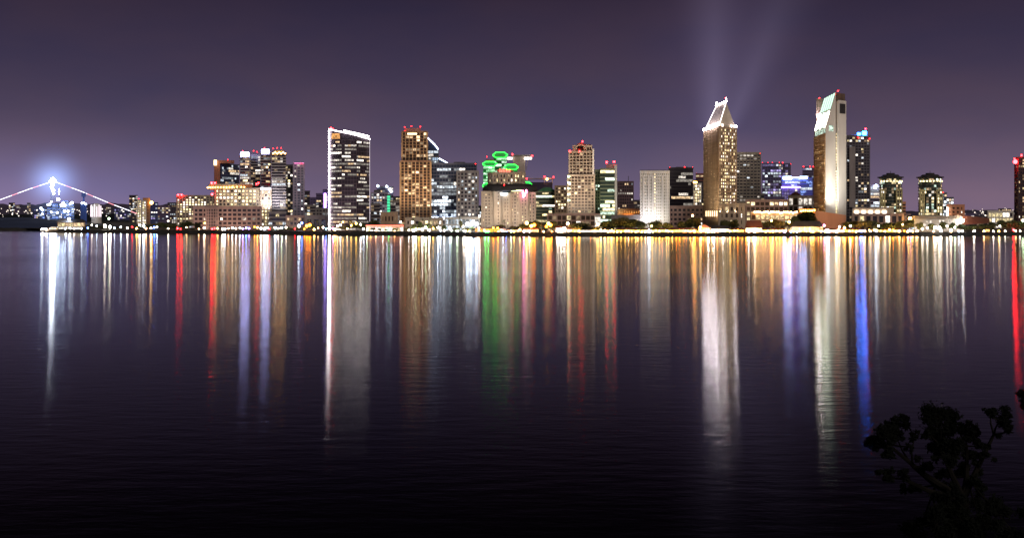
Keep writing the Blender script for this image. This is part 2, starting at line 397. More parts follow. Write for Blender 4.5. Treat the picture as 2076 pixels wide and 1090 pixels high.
# cream hotel lit all over, in three wings
pts = foot(358, 437, 1760, 30); r = new('hotel', 'long cream hotel wing with many lit windows and two red lamps on its left end', pts)
section(r, pts, GZ, Z(398, 1760), wall=cream, glass=glass_dark, fl=3.5, band=1.5, bay=4.4, pier=1.8, lit=.5, pal=HOTEL)
for q in (361, 368): beacon(r, q, 395, 1758, 1.3, 25, 4)
pts = foot(436, 527.5, 1500, 30); r = new('hotel', 'tall cream hotel covered in bright yellow-white windows with a curved lit top', pts)
section(r, pts, GZ, Z(384, 1500), wall=cream, glass=glass_dark, fl=4, band=1.7, bay=4.6, pier=2, lit=.62, pal=HOTEL)
MB().lathe((X(452, 1512), 1512), [(18, Z(384, 1500)), (18, Z(374, 1500)), (16, Z(372, 1500))], 24).build('crown_drum', cream, r)
MB().lathe((X(480, 1512), 1512), [(10, Z(384, 1500)), (10, Z(374, 1500)), (9, Z(372, 1500))], 24).build('crown_drum', cream, r)
for i in range(14):
    a = math.pi*(1.1+.8*i/13); MB().ball((X(452, 1512)+19*math.cos(a), 1512+19*math.sin(a), Z(380, 1500)), .8).build('roof_light', lamp('yellow', 5), r)
for i in range(6):
    a = math.pi*(1.1+.8*i/5); MB().ball((X(480, 1512)+11*math.cos(a), 1512+11*math.sin(a), Z(379, 1500)), .8).build('roof_light', lamp('yellow', 5), r)
MB().prism(foot(494, 512, 1512, 12), Z(384, 1500), Z(373, 1500)).build('penthouse', brown, r)
for q in ((429, 371), (436, 371), (433, 379), (430, 394)): beacon(r, q[0], q[1], 1498, 1.3, 25, 6)
pts = foot(528.5, 550, 1496, 26); r = new('hotel', 'slim cream hotel end block topped by a white light strip', pts)
section(r, pts, GZ, Z(386, 1496), wall=cream, glass=glass_dark, fl=3.9, band=1.5, bay=4.2, pier=1.8, lit=.75, pal=HOTEL)
MB().prism(foot(528, 549, 1494, 2), Z(384, 1494), Z(380.5, 1494)).build('light_strip', emit("strip_white", (.85, .85, 1), 6, True), r)
for q in ((520, 373), (524, 371)): beacon(r, q[0], q[1], 1500, 1.2, 14, 8)
# low brown block in front
pts = foot(392, 530, 1450, 40); r = new('office_block', 'long low rose-brown block with dark window bands in front of the cream hotel', pts)
section(r, pts, GZ, Z(422, 1450), wall=rose, glass=glass_dark, fl=5, band=2.3, bay=6, pier=1.8, lit=.05, run=1, pal=OFFICE)
MB().prism(foot(415, 442, 1460, 20), Z(422, 1450), Z(415, 1450)).build('penthouse', rose, r)
pts = foot(417, 443, 1440, 10); section(r, pts, GZ, Z(423, 1440), wall=rose, glass=glass_dark, fl=3.4, band=1.4, bay=3, pier=1.4, lit=.04)
# dark glass tower with glowing white edge
D = 1330
pts = [P(667, D), P(693, D-8), P(723, D-6), P(750, D+16), P(744, D+50), P(673, D+45)]
r = new('office_tower', 'tall dark glass office tower outlined by a glowing white edge and sloping lit roof line', pts)
zt = [Z(262, D), Z(267, D-8), Z(273, D-6), Z(281, D+16), Z(281, D+50), Z(264, D+45)]
section(r, pts, GZ, Z(285, D), wall=wallmat("violet_spandrel", (.10, .075, .10)), glass=wallmat("tower_glass", (.035, .028, .040), .25), fl=3.9, band=.5, bout=.12, bay=3.0, pier=.25, pout=.2, lit=.46, run=2.4, wh=1.9, pal=[('white', 'hot', 2), ('warm', 'mid', 3), ('white', 'mid', 3), ('white', 'dim', 7)], cap=False)
zz = [Z(285, D)+.3]*6
MB().prism(pts, zz, zt).build('roof', wallmat("tower_glass", (.035, .028, .040), .25), r)
wl = emit("edge_white", (1, .90, .93), 28, True); wl2 = emit("roofline_white", (1, .90, .90), 17, True)
def tip(px, row, D): return (X(px, D), D, Z(row, D))
MB().tube(tip(667, 261, D-2), tip(667, 457, D-2), .55, .55).build('light_edge', wl, r)
MB().path([tip(667, 262.5, D-2), tip(693, 267.5, D-10), tip(723, 274, D-8), tip(750, 282, D+13)], .5).build('light_roofline', wl2, r)
MB().path([tip(697, 264.5, D+5), tip(723, 270, D+5), tip(748, 276, D+20)], .42).build('light_roofline', wl2, r)
MB().tube(tip(749.6, 282, D+13), tip(749.6, 450, D+13), .22).build('light_edge', emit("edge_dim", (.8, .7, .8), 1.2), r)
MB().box((X(680, D-9), D-7.5, Z(277, D)), (9, .6, 6), 0).build('logo_panel', wm('amber', 'mid'), r)
beacon(r, 671, 260, D, 1, 16); beacon(r, 675, 262, D, .8, 12)
# pale cluster behind
t = tower('pale grey block of lit floors behind the white-edged tower', 752, 786, 392, 1800, wall=lav, glass=glass_blue, fl=4, band=1.4, bay=4, pier=1.2, lit=.35, run=1.5, pal=COOLH, pent=(758, 772, 385))
t = tower('slim grey tower with blue-white roof lamps behind the pale block', 764, 797, 380, 2000, wall=conc_dark, glass=glass_purple, fl=4.2, band=1.3, bay=5, lit=.25, pal=COOLH)
for q in ((766, 377), (784, 378), (790, 384), (793, 388)): MB().ball(tip(q[0], q[1], 1998), 1.8).build('roof_light', lamp('cool', 7), t)
pts = foot(785, 791, 1700, 10); r = new('tower', 'narrow tower glowing bright green between pale blocks', pts)
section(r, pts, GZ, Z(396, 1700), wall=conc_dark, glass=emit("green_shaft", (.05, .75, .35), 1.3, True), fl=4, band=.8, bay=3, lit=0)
t = tower('low white banded block just left of the tall brown tower', 791, 813, 410, 1650, wall=conc, glass=glass_dark, fl=4, band=1.5, bay=4, lit=.4, run=2, pal=OFFICE)
# tall brown tower in two tiers
D = 1330
pts = foot(812, 873, D, 32); r = new('apartment_tower', 'tall brown tower with golden vertical piers, wider below a setback', pts)
section(r, pts, GZ, Z(328, D), wall=brown, glass=glass_brown, fl=3.3, band=.9, bout=.3, bay=4.3, pier=.9, pout=1.0, lit=.20, pal=[('amber', 'mid', 1), ('warm', 'mid', 4), ('yellow', 'mid', 2), ('warm', 'hot', 1.2), ('warm', 'dim', 4)], piermat=gold)
pts = foot(815, 866, D+3, 28); section(r, pts, Z(328, D)+1.7, Z(268, D), wall=brown, glass=glass_brown, fl=3.3, band=.9, bout=.3, bay=4.3, pier=.8, pout=.9, lit=.12, pal=[('warm', 'mid', 2), ('warm', 'hot', 1), ('warm', 'dim', 3)], piermat=gold)
MB().prism(foot(820, 853, D+8, 16), Z(268, D)+1.6, Z(259, D)).build('penthouse', rose, r)
MB().prism(foot(826, 845, D+1.6, .8), Z(272.5, D), Z(269.8, D)).build('light_strip', emit("strip_warm", (1, .75, .45), 5, True), r)
for q in ((820.5, 258), (834, 256), (852, 257), (821, 266)): beacon(r, q[0], q[1], D+6)
# blue slanted crown tower and sloping annex
D = 1420
pts = foot(864, 889, D, 26); r = new('office_tower', 'blue glass tower with a steep slanted white-lit crown right of the brown tower', pts)
section(r, pts, GZ, Z(305, D), wall=greyblue, glass=glass_blue, fl=3.6, band=.7, bay=3, pier=.4, lit=.25, run=1.5, pal=COOLH, cap=False)
MB().prism(pts, Z(305, D)+.4, [Z(276, D), Z(304, D), Z(304, D), Z(276, D)]).build('crown', glass_blue, r)
MB().path([tip(865, 277.5, D-1), tip(880, 292, D-1), tip(888.5, 303, D-1)], .8).build('light_roofline', emit("slant_blue", (.7, .78, 1), 6, True), r)
pts = foot(876, 908, D-30, 24); r = new('office_tower', 'stepped glass annex with a white lit upper part below the slanted blue crown', pts)
section(r, pts, GZ, Z(334, D-30), wall=greyblue, glass=glass_blue, fl=3.6, band=.7, bay=3, pier=.4, lit=.25, run=2, pal=COOLH, cap=False)
q = foot(876, 889, D-32, 14); section(r, q, Z(334, D-30)+.4, Z(319, D-30), wall=conc, glass=emit("annex_lit", (.55, .75, 1), .8), fl=3.6, band=.7, bay=3, pier=.6, lit=.5, pal=COOLH)
q = foot(889.5, 908, D-30, 12); MB().prism(q, Z(334, D-30)+.4, [Z(322, D), Z(331.5, D), Z(331.5, D), Z(322, D)]).build('sloping_roof', glass_blue, r)
MB().path([tip(890, 321, D-32), tip(908, 331, D-32)], .7).build('light_roofline', emit("slant_blue", (.7, .78, 1), 6, True), r)
# wide dark glass block with concrete grid wing
D = 1350
t = tower('wide dark blue glass office block with long strips of cool light', 874, 966, 333, D, 34, wall=greyblue, glass=glass_blue, fl=3.9, band=1.0, bay=3.2, pier=.35, lit=.38, run=2.5, pal=[('cool', 'mid', 4), ('cool', 'hot', 2), ('white', 'hot', 1.5), ('cool', 'dim', 4)], pent=(920, 943, 328))
beacon(t, 964, 332, D, .7)
for i in range(9): MB().box((X(878+i*7.4, D-1), D-1.2, Z(441+random.choice((0, 1)), D)), (3.2, .6, 1.6)).build('lobby_light', lamp('cool', 5), t)
t = tower('paler concrete grid wing in front of the wide dark glass block', 926, 970, 349, D-30, 24, wall=conc, glass=glass_dark, fl=3.9, band=1.6, bay=4.3, pier=1.7, lit=.30, pal=COOLH)
# green neon towers
neon = emit("neon_green", (.012, .9, .03), 10, True)
dkg = wallmat("dark_green_panel", (.07, .20, .11))
def hexcrown(r, px0, px1, top, bot, D):
    m = (top+bot)/2; d = (px1-px0)*.22; c = [(px0, m), (px0+d, bot), (px1-d, bot), (px1, m), (px1-d, top), (px0+d, top)]
    P3 = [tip(a, b, D) for a, b in c]
    MB().tri_prism_y(P3, (0, 16, 0)).build('crown', emit("crown_green_glow", (.01, .32, .05), .4, True), r)  # faces glow faintly, putting the neon's green wash into the material
    Q = [Vector(p)-Vector((0, .9, 0)) for p in P3]
    MB().path([tuple(q) for q in Q+[Q[0]]], .42).build('neon_outline', neon, r)
GRN2 = [('green', 'mid', 4), ('mint', 'mid', 2), ('mint', 'hot', 1), ('green', 'hot', 2)]
def neontower(label, px0, px1, bt, bb, bx0, bx1, D, lit=.35):
    pts = foot(bx0, bx1, D+2, 20); r = new('office_tower', label, pts, 'towers with green neon crowns')
    section(r, pts, GZ, Z(bb-1, D), wall=dkg, glass=glass_green, fl=3.9, band=1.2, bay=3.2, lit=lit, run=2, pal=GRN2, cap=False)
    hexcrown(r, px0, px1, bt, bb, D); return r
neontower('tallest of the dark towers crowned with a green neon hexagon', 999, 1029, 309, 320, 1001, 1027, 1480, .35)
neontower('left tower with a green neon hexagon crown above rows of white-green windows', 978, 1008, 328, 337, 980, 1003, 1450, .8)
neontower('tower with a green neon hexagon crown to the right of the tallest one', 1022, 1051, 334, 344, 1025, 1049, 1440, .35)
neontower('lower tower with green neon hexagon crown farthest right of its group', 1052, 1078, 369, 379, 1054, 1076, 1430, .2)
neontower('shortest green neon hexagon crown at the foot of the left neon tower', 978, 1001, 371, 382, 981, 998, 1425, .5)
# pale slab behind with flat overhanging roof
pts = foot(1040, 1065, 1620, 24); r = new('office_tower', 'plain pale slab tower with a flat overhanging roof and two white roof panels', pts)
MB().prism(pts, GZ, Z(316, 1620)).build('wall', wallmat("pale_slab", (.34, .29, .25), var=.1), r)
MB().prism(foot(1036, 1080, 1618, 26), Z(316, 1620)+.1, Z(314, 1620)).build('roof', conc, r)
MB().prism(foot(1063, 1078, 1616, 2), Z(323, 1616), Z(319, 1616)).build('roof_sign', wm('white', 'max'), r)
MB().prism(foot(1028, 1039, 1616, 2), Z(323, 1616), Z(319, 1616)).build('roof_sign', wm('white', 'max'), r)
MB().tube(tip(1072, 317, 1622), tip(1066, 345, 1622), .5).build('bracket', conc, r)
beacon(r, 1039, 313, 1618, 1, 12); beacon(r, 1079, 316, 1618, 1, 12)
t = tower('lower pale block left of the plain slab tower, behind the green neon', 986, 1003, 326, 1640, name='office_tower', wall=cream, glass=glass_dark, fl=4, band=2, bay=5, pier=2, lit=.3, pal=OFFICE); beacon(t, 987, 318, 1640)
# violet block under a thin flat roof frame
t = tower('dim violet block under a thin flat roof frame with red and white lamps', 1069, 1120, 371, 2100, name='office_block', wall=glass_purple, glass=glass_purple, fl=4, band=.4, bay=6, lit=.03, pal=VIO)
MB().prism(foot(1067, 1123, 2098, 30), Z(363, 2100), Z(361, 2100)).build('roof_frame', lav, t)
for px in (1069, 1103, 1120): MB().tube(tip(px, 371, 2097), tip(px, 362, 2097), .8).build('column', lav, t)
for q in ((1068, 362), (1104, 358), (1122, 359)): beacon(t, q[0], q[1], 2096, 1.2, 10)
MB().ball(tip(1109, 363, 2095), 2).build('roof_light', lamp('yellow', 8), t)
# rounded cream hotel with dark ring roof
D = 1300
pts = ngon(1027, D+26, 21, 16); r = new('hotel', 'cream hotel with a round windowed drum above a dark ring roof and stepped blocks below', foot(976, 1085, D, 30))
section(r, pts, Z(378, D), Z(352, D), wall=cream, glass=glass_dark, fl=3.6, band=1.8, bay=3.6, pier=1.7, lit=.25, pal=HOTEL)
pts = foot(1008, 1040, D+10, 20); section(r, pts, Z(352, D)+1.9, Z(346, D), wall=brown, glass=glass_dark, fl=3.2, band=1, bay=4, lit=.1)
MB().lathe((X(1034, D+26), D+26), [(24, Z(372, D)), (30, Z(378, D)), (31, Z(386, D)), (29, Z(388, D))], 32).build('ring_roof', roofdark, r)
for px0, px1, top, dd in ((976, 1001, 391, 6), (1001.5, 1019, 388, 2), (1019.5, 1034, 395, -3), (1034.5, 1054, 388, 2), (1054.5, 1070, 391, 5), (1070.5, 1086, 393, 9)):
    pts = foot(px0, px1, D+dd, 24); section(r, pts, GZ, Z(top, D), wall=cream, glass=glass_dark, fl=3.5, band=2.1, bay=3.6, pier=2.1, pout=.36, lit=.10, pal=HOTEL)
sg = MB()
for i, hgt in enumerate((4, 2.5, 3.4, 2.2, 3.6, 2.6, 3.2)): sg.box((X(1013.5+i*3.3, D+8), D+8, Z(349, D)+hgt/2), (1.1, .5, hgt))
sg.build('sign', emit("sign_red", (1, .08, .05), 7, True), r)
MB().prism(foot(1015, 1028, D-5, 1.5), Z(395.5, D), Z(391, D)).build('sign', emit("sign_bluewhite", (.75, .85, 1), 12, True), r)
for px in (1022, 1060, 1064): beacon(r, px, 375 if px < 1030 else 389, D-2, .5, 8, 0)
MB().prism(foot(1037, 1058, D-4, 1.5), Z(388, D), Z(385, D)).build('roof_light', emit("yellowgreen_strip", (.85, 1, .45), 3, True), r)
for q in ((1060, 389), (1064, 394), (1067, 388), (1061, 397)): MB().box(tip(q[0], q[1], D-1), (1.3, .6, 3.5)).build('roof_light', lamp('pink', 6), r)
# green arched office, tan stepped block
pts = foot(1086, 1132, 1560, 30); r = new('office_block', 'green-grey office block with an arched roof between cream hotel and tan block', pts)
section(r, pts, GZ, Z(389, 1560), wall=greenish, glass=glass_green, fl=3.9, band=1.6, bay=4.5, lit=.22, run=2, pal=GRN+HOTEL, cap=False)
ar = []
for i in range(13):
    t_ = i/12; ar.append(tip(1088+t_*42, 389-9.5*math.sin(math.pi*t_), 1561))
MB().tri_prism_y([ar[0]]+ar[::-1][:-1] if 0 else ar[::-1], (0, 26, 0)).build('roof', dkg, r)
t = tower('tan stepped block with warm windows left of the tall cream condominium', 1125, 1149, 379, 1540, name='office_block', wall=tan, glass=glass_brown, fl=4, band=1.8, bay=4, pier=1.4, lit=.3, pal=HOTEL)
# tall cream condominium with arched gable
D = 1290
pts = foot(1151, 1205, D, 28); r = new('apartment_tower', 'tall cream condominium with dark window bands and an arched gable top under a red lamp', pts)
section(r, pts, GZ, Z(357, D), wall=cream, glass=glass_brown, fl=3.3, band=1.1, bout=.6, bay=3.7, pier=.9, pout=.8, lit=.10, pal=HOME)
pts = foot(1154, 1203, D+2, 26); section(r, pts, Z(357, D)+1.8, Z(309, D), wall=cream, glass=glass_brown, fl=3.3, band=1.1, bout=.6, bay=3.7, pier=.9, pout=.8, lit=.07, pal=HOME)
for px0, px1 in ((1162, 1169), (1184, 1200)):
    section(r, foot(px0, px1, D+3, 20), Z(309, D)+1.8, Z(297, D), wall=cream, glass=glass_brown, fl=3.3, band=1, bay=3, pier=.6, lit=.08)
MB().prism(foot(1169.5, 1183.5, D+6, 16), Z(309, D)+1.8, Z(300, D)).build('gable_wall', roofred, r)
ar = [(X(1176.5, D+2.5)+math.cos(a)*6.6, D+2.5, Z(306, D)+math.sin(a)*6.8) for a in [math.pi*i/10 for i in range(11)]]
MB().path(ar, .8).build('arch', cream, r)
MB().tri_prism_y([tip(1163, 297, D+5), tip(1199, 293, D+5), tip(1189, 293, D+5), tip(1176, 289, D+5)][::-1], (0, 14, 0)).build('roof', roofred, r)
MB().prism(foot(1165, 1198, D+6, 14), Z(299, D), Z(294, D)).build('roof', roofdark, r)
MB().prism(foot(1201, 1204.5, D-.8, 1.5), Z(357, D)+2, Z(302, D)).build('light_edge', white, r)
for q in ((1181, 287), (1155, 306.5), (1175, 306.5)): beacon(r, q[0], q[1], D+1, .8, 16)
for q in range(9): MB().box(tip(1153, 358+q*6, D-1.2), (2.5, .5, 1.6)).build('balcony_light', lamp('mint', 2.4), r) if q % 2 == 0 else None
# olive office pair
t = tower('slim olive-green office wing beside the tall cream condominium', 1206, 1217, 347, 1420, wall=greenish, glass=glass_green, fl=3.9, band=1.8, bay=3, pier=1, lit=.1, pal=GRN)
t = tower('olive-green glass office with wide strips of yellow-white light', 1217, 1246, 344, 1400, wall=greenish, glass=glass_green, fl=4.4, band=1.3, bay=3, lit=.42, run=5, pal=[('mint', 'hot', 2), ('yellow', 'hot', 3), ('mint', 'mid', 2)])
q = new('tower', 'plain tan shaft with a floodlit right edge and two red lamps on top', foot(1229, 1251, 1430, 16))
MB().prism(foot(1229, 1251, 1430, 16), GZ, Z(333, 1430)).build('wall', rose, q)
MB().prism(foot(1245, 1251, 1428, 4), GZ, Z(335, 1430)).build('pier', white, q)
beacon(q, 1230, 329, 1430, 1.1, 20); beacon(q, 1245, 328, 1430, 1.1, 20)
# brown office with antenna and arcade
t = tower('dark plum-brown office block with a thin roof antenna', 1252, 1284, 370, 1500, wall=wallmat("plum_panel", (.12, .075, .085)), glass=glass_dark, fl=3.8, band=1.5, bay=3, pier=1, lit=.10, run=1.5, pal=OFFICE)
MB().tube(tip(1274, 370, 1505), tip(1274, 357, 1505), .35).build('antenna', metal, t)
pts = foot(1252, 1298, 1400, 20); r = new('arcade_block', 'low terracotta block with a row of orange lit pointed arches', pts)
MB().prism(pts, GZ, Z(423, 1400)).build('wall', orange, r)
for i in range(9):
    x0 = 1255+i*4.9; MB().tri_prism_y([tip(x0+2.6, 432, 1399.6), tip(x0+1.3, 426, 1399.6), tip(x0, 432, 1399.6)], (0, .5, 0)).build('arch_window', wm('amber', 'mid'), r)
MB().prism(foot(1264, 1282, 1398, 2), Z(443, 1400), Z(438, 1400)).build('awning_light', lamp('yellow', 5), r)
# white floodlit hotel
D = 1330
pts = foot(1298, 1357, D, 26); r = new('hotel', 'broad white hotel block floodlit from below with a central column of small lights', pts)
nb = 15
section(r, pts, GZ, Z(350, D), wall=white, glass=greenish, fl=3.3, band=1.9, bout=.2, bay=2.2, pier=1.0, pout=.35, lit=.04, pal=HOME, cols={0: [7]}, wh=1.2)
MB().prism(foot(1298, 1357, D+3, 20), Z(350, D)+2.3, Z(348, D)+2).build('roof', conc_dark, r)
for px in (1303, 1313, 1322, 1342, 1351): MB().prism(foot(px, px+3.5, D-1.4, 1.5), GZ, Z(356, D)).build('pier', white, r)
# dark office and little white tower
t = tower('dark office tower with scattered lights between white hotel and pointed tower', 1356, 1405, 342, 1420, wall=wallmat("dark_plum", (.05, .045, .055)), glass=glass_dark, fl=3.9, band=.9, bay=3, lit=.14, run=3, pal=[('white', 'mid', 2), ('white', 'dim', 4), ('warm', 'mid', 1)], pent=(1370, 1394, 338))
for q in ((1358, 340), (1388, 339), (1404, 340)): beacon(t, q[0], q[1], 1420)
t = tower('reddish brown block hidden behind the small white tower', 1411, 1427, 354, 1700, wall=wallmat("red_panel", (.22, .07, .05)), glass=glass_dark, fl=4, band=1.6, bay=4, lit=.1); beacon(t, 1412, 352, 1700)
t = tower('small white tower topped by a glowing yellow lantern', 1405, 1422, 374, 1500, wall=white, glass=glass_dark, fl=3.6, band=1.4, bay=3, pier=1, lit=.5, pal=HOTEL)
MB().prism(foot(1406, 1413, 1502, 5), Z(374, 1500)+1.9, Z(368, 1500)).build('lantern', lamp('yellow', 12), t)
MB().lathe(P(1409.5, 1505), [(3, Z(368, 1500)+.1), (.2, Z(364, 1500))], 4).build('roof', roofdark, t)
# pointed roof tower
LL, CC, RR = (1427, 1340), (1457, 1262), (1493, 1290)
pts = corner(*LL, *CC, *RR); zb = Z(259, 1262)
r = new('hotel_tower', 'tall stone tower with a steep hipped roof, brilliantly lit along its left eave and ridge', pts)
section(r, pts, GZ, zb, wall=tan, glass=glass_brown, fl=3.5, band=1.5, bout=.4, bay=3.7, pier=1.5, pout=.6, lit=.36, pal=HOTEL, faces=[1], cols={1: [3, 4] if 0 else [3]})
# left face: slender ribs with small warm lights
l_, c_ = Vector(pts[0]), Vector(pts[1]); u = (l_-c_).normalized(); nn = Vector((-u.y, u.x)); nn = nn if nn.dot(-c_) > 0 else -nn
rzL = math.atan2(u.y, u.x)
for i in range(34):
    for j in range(6):
        if random.random() < .38:
            p = c_+u*(8+j*13.5)+nn*.5; window(r, (p.x, p.y, 14+i*3.05), rzL+math.pi, 4, 1.5, wm('warm', random.choice(('dim', 'mid', 'dim'))))
F0 = Vector(P(1472, 1277)); B0 = F0+u*48
zr = Z(207, 1277)
ez = zb+2
A = [Vector((*p, ez)) for p in inflate(pts, -1)]; fr, bk = Vector((F0.x, F0.y, zr)), Vector((B0.x, B0.y, zr))
m = MB(); m.v = [tuple(a) for a in A]+[tuple(fr), tuple(bk)]
m.f = [(0, 1, 4, 5), (1, 2, 4), (2, 3, 5, 4), (3, 0, 5), (3, 2, 1, 0)]
m.build('roof', wallmat("roof_stone", (.42, .36, .30), var=.12), r)
hot = emit("flood_white", (1, .88, .94), 62, True); hot2 = emit("ridge_white", (1, .88, .92), 45, True)
MB().tube(tuple(fr+Vector((0, 0, .8))), tuple(bk+Vector((0, 0, .8))), .8).build('ridge_light', hot2, r)
MB().tube(tuple(A[1]+Vector((0, -.5, .3))), tuple(fr+Vector((0, -.6, 0))), .35).build('hip_light', emit("hip_white", (1, .9, .88), 4, True), r)
MB().tube(tuple(A[0]+Vector((-.4, -.4, .3))), tuple(bk+Vector((-.4, -.4, 0))), .3).build('hip_light', emit("hip_white", (1, .9, .88), 4, True), r)
o = nn*2.0
for i in range(7):
    p = A[1].lerp(A[0], (i+.5)/7)+Vector((o.x, o.y, 1.2)); MB().box(tuple(p), (6.5, 1.3, 2.2), rzL).build('eave_floodlight', hot, r)
MB().ball(tuple(A[2]+Vector((0, -1.2, 1.4))), 1.5).build('eave_floodlight', hot, r)
MB().ball(tuple(A[1].lerp(A[2], .2)+Vector((0, -1.4, 1))), 1.0).build('eave_floodlight', lamp('white', 8), r)
MB().ball(tuple(A[1].lerp(A[2], .75)+Vector((0, -1.4, 1))), 1.0).build('eave_floodlight', lamp('white', 8), r)
for v in (fr, bk):
    MB().tube(tuple(v), tuple(v+Vector((0, 0, 5))), .9, .1).build('finial', hot2, r)
beacon(r, 1471, 199, 1277, .6, 8, 0)
for i in range(6):
    p = c_+u*(5+i*11)+nn*1.1; MB().box((p.x, p.y, Z(433, 1290)), (2.0, .8, 6), rzL).build('base_light', emit("base_warm", (1, .70, .38), 2.6, True), r)
# grey banded office to its right
t = tower('grey banded office tower right behind the pointed tower', 1492, 1542, 312, 1390, 30, wall=wallmat("grey_band", (.25, .22, .19)), glass=glass_dark, fl=3.7, band=1.9, bout=.5, bay=4.2, pier=.9, lit=.07, run=1.3, pal=OFFICE, pent=(1500, 1524, 308)); beacon(t, 1541, 311, 1390)
# violet and blue blocks
t = tower('violet-blue glass tower with red roof lamps right of the grey banded tower', 1545, 1584, 332, 1750, wall=wallmat("violet_panel", (.13, .11, .22)), glass=glass_purple, fl=4, band=1.1, bay=4, pier=.7, lit=.28, run=1.3, pal=VIO+COOLH)
for px in (1546, 1557, 1566, 1580): beacon(t, px, 330, 1750)
t = tower('second violet glass tower, set just behind the first, with red roof lamps', 1581, 1603, 333, 1800, wall=wallmat("violet_panel", (.13, .11, .22)), glass=glass_purple, fl=4, band=1.1, bay=4, lit=.25, pal=VIO); beacon(t, 1587, 330, 1800); beacon(t, 1603, 332, 1800)
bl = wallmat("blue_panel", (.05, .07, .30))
pts = foot(1585, 1647, 1600, 30); r = new('office_block', 'low block with its deep blue wash put into the glazing and two cyan-white roof strips', pts)
section(r, pts, GZ, Z(360, 1600), wall=bl, glass=emit("blue_wash", (.05, .07, .55), .28), fl=4.2, band=.9, bay=4, lit=.15, run=2, pal=[('blue', 'mid', 2), ('cool', 'mid', 1)], cap=False)  # core glows blue: the wash is put into the glazing
MB().prism(foot(1588, 1605, 1597, 2), Z(363.5, 1597), Z(358, 1597)).build('light_strip', emit("strip_cyan", (.35, .5, 1), 45, True), r)
MB().prism(foot(1621, 1636, 1597, 2), Z(362, 1597), Z(358, 1597)).build('light_strip', emit("strip_cyan", (.35, .5, 1), 45, True), r)
MB().prism(foot(1606, 1620, 1597, 1), Z(361, 1597), Z(359, 1597)).build('light_strip', emit("strip_blue", (.10, .10, 1), 30, True), r)
MB().prism(foot(1584, 1622, 1592, 2), Z(380.5, 1592), Z(378.5, 1592)).build('light_strip', emit("strip_violet", (.4, .2, 1), 26, True), r)
section(r, foot(1584, 1622, 1594, 4), GZ, Z(382, 1594), wall=wallmat("violet_panel", (.13, .11, .22)), glass=emit("violet_wash", (.25, .18, .9), .35), fl=4.2, band=1, bay=3.4, pier=.6, lit=.3, pal=VIO, cap=False)  # violet wash likewise put in as a glowing core
t = tower('faint distant tower with red lamps just left of the slanted white tower', 1627, 1652, 340, 2100, wall=wallmat("violet_panel", (.13, .11, .22)), glass=glass_purple, fl=4.5, band=1.6, bay=5, lit=.3, pal=VIO+COOLH)
for px in (1629, 1642, 1649): beacon(t, px, 338, 2100, 1)
# slanted white tower
LL, CC, RR = (1651, 1335), (1674, 1266), (1712, 1290)
pts = corner(*LL, *CC, *RR); c_ = Vector(pts[1]); rv = Vector(pts[2])-c_; lv = Vector(pts[0])-c_
r = new('hotel_tower', 'tall white tower with a steep green-white lit slanting roof and floodlit blank face', pts)
ze = Z(257, 1266); zr = Z(188, 1278); k = .53
rp = c_+rv*k
prof = [(c_.x, c_.y, GZ), (pts[2][0], pts[2][1], GZ), (pts[2][0], pts[2][1], zr-1), (rp.x, rp.y, zr), (c_.x, c_.y, ze)]
MB().tri_prism_y(prof, (lv.x, lv.y, 0)).build('wall', white, r)
wt = white
# left face ribs and windows
u = lv.normalized(); nn = Vector((-u.y, u.x)); nn = nn if nn.dot(-c_) > 0 else -nn; ln = lv.length; rz = math.atan2(u.y, u.x)
MB().quad(*[(p.x, p.y, z) for p, z in ((c_+u*ln+nn*.1, GZ), (c_+u*1+nn*.1, GZ), (c_+u*1+nn*.1, ze-7), (c_+u*ln+nn*.1, ze-7))]).build('glazing', glass_brown, r)
rb = MB()
for i in range(12):
    p = c_+u*(1.5+(ln-3)*i/11)+nn*.5; rb.box((p.x, p.y, (GZ+ze)/2-3), (1.7, .9, ze-GZ-8), rz)
rb.build('pier', gold, r)
rb = MB()
for i in range(32):
    p = c_+u*ln/2+nn*.3; rb.box((p.x, p.y, GZ+6+i*3.3), (ln-2, .5, 1.1), rz)
rb.build('floor_band', tan, r)
for i in range(31):
    for j in range(10):
        if random.random() < .26:
            p = c_+u*(1.5+(ln-3)*(j+.5)/11)+nn*.25; window(r, (p.x, p.y, GZ+7.65+i*3.3), rz+math.pi, 4.2, 1.9, wm('yellow', random.choice(('mid', 'mid', 'dim', 'hot'))))
for j in range(6):
    p = c_+u*(4+ln*.92*j/6)+nn*.4; MB().box((p.x, p.y, ze-4), (6, .4, 4.5), rz).build('top_window', wm('mint', 'mid'), r)
# slanting roof skylight strips
sl = emit("skylight_mint", (.66, 1, .76), 1.4, True); sl2 = emit("skylight_white", (1, 1, .78), 13, True)
dirv = (Vector((rp.x, rp.y, zr))-Vector((c_.x, c_.y, ze))); up = Vector((0, 0, 1)); nrm = Vector((u.x, u.y, 0)).cross(dirv).normalized(); nrm = nrm if nrm.z > 0 else -nrm
def slab(b0, b1, s0, s1, mat, name, t=.9):
    q = [Vector((c_.x, c_.y, ze))+Vector((u.x, u.y, 0))*b*ln+dirv*s_ for b, s_ in ((b0, s0), (b1, s0), (b1, s1), (b0, s1))]
    m = MB(); m.v = [tuple(a+nrm*.1) for a in q]+[tuple(a+nrm*t) for a in q]
    m.f = [(0, 1, 2, 3), (7, 6, 5, 4), (0, 4, 5, 1), (1, 5, 6, 2), (2, 6, 7, 3), (3, 7, 4, 0)]; return m.build(name, mat, r)
slab(.0, 1, .0, .99, roofdark, 'roof', .25)
for i in range(5):
    b0 = .02+i*.195; slab(b0, b0+.12, .0, .46, sl if i % 2 else sl2, 'skylight'); slab(b0, b0+.10, .52, .99, sl, 'skylight')
slab(.0, 1, .475, .51, white, 'ledge', 1.2)
slab(.78, .98, .44, .5, hot, 'floodlight', 2)
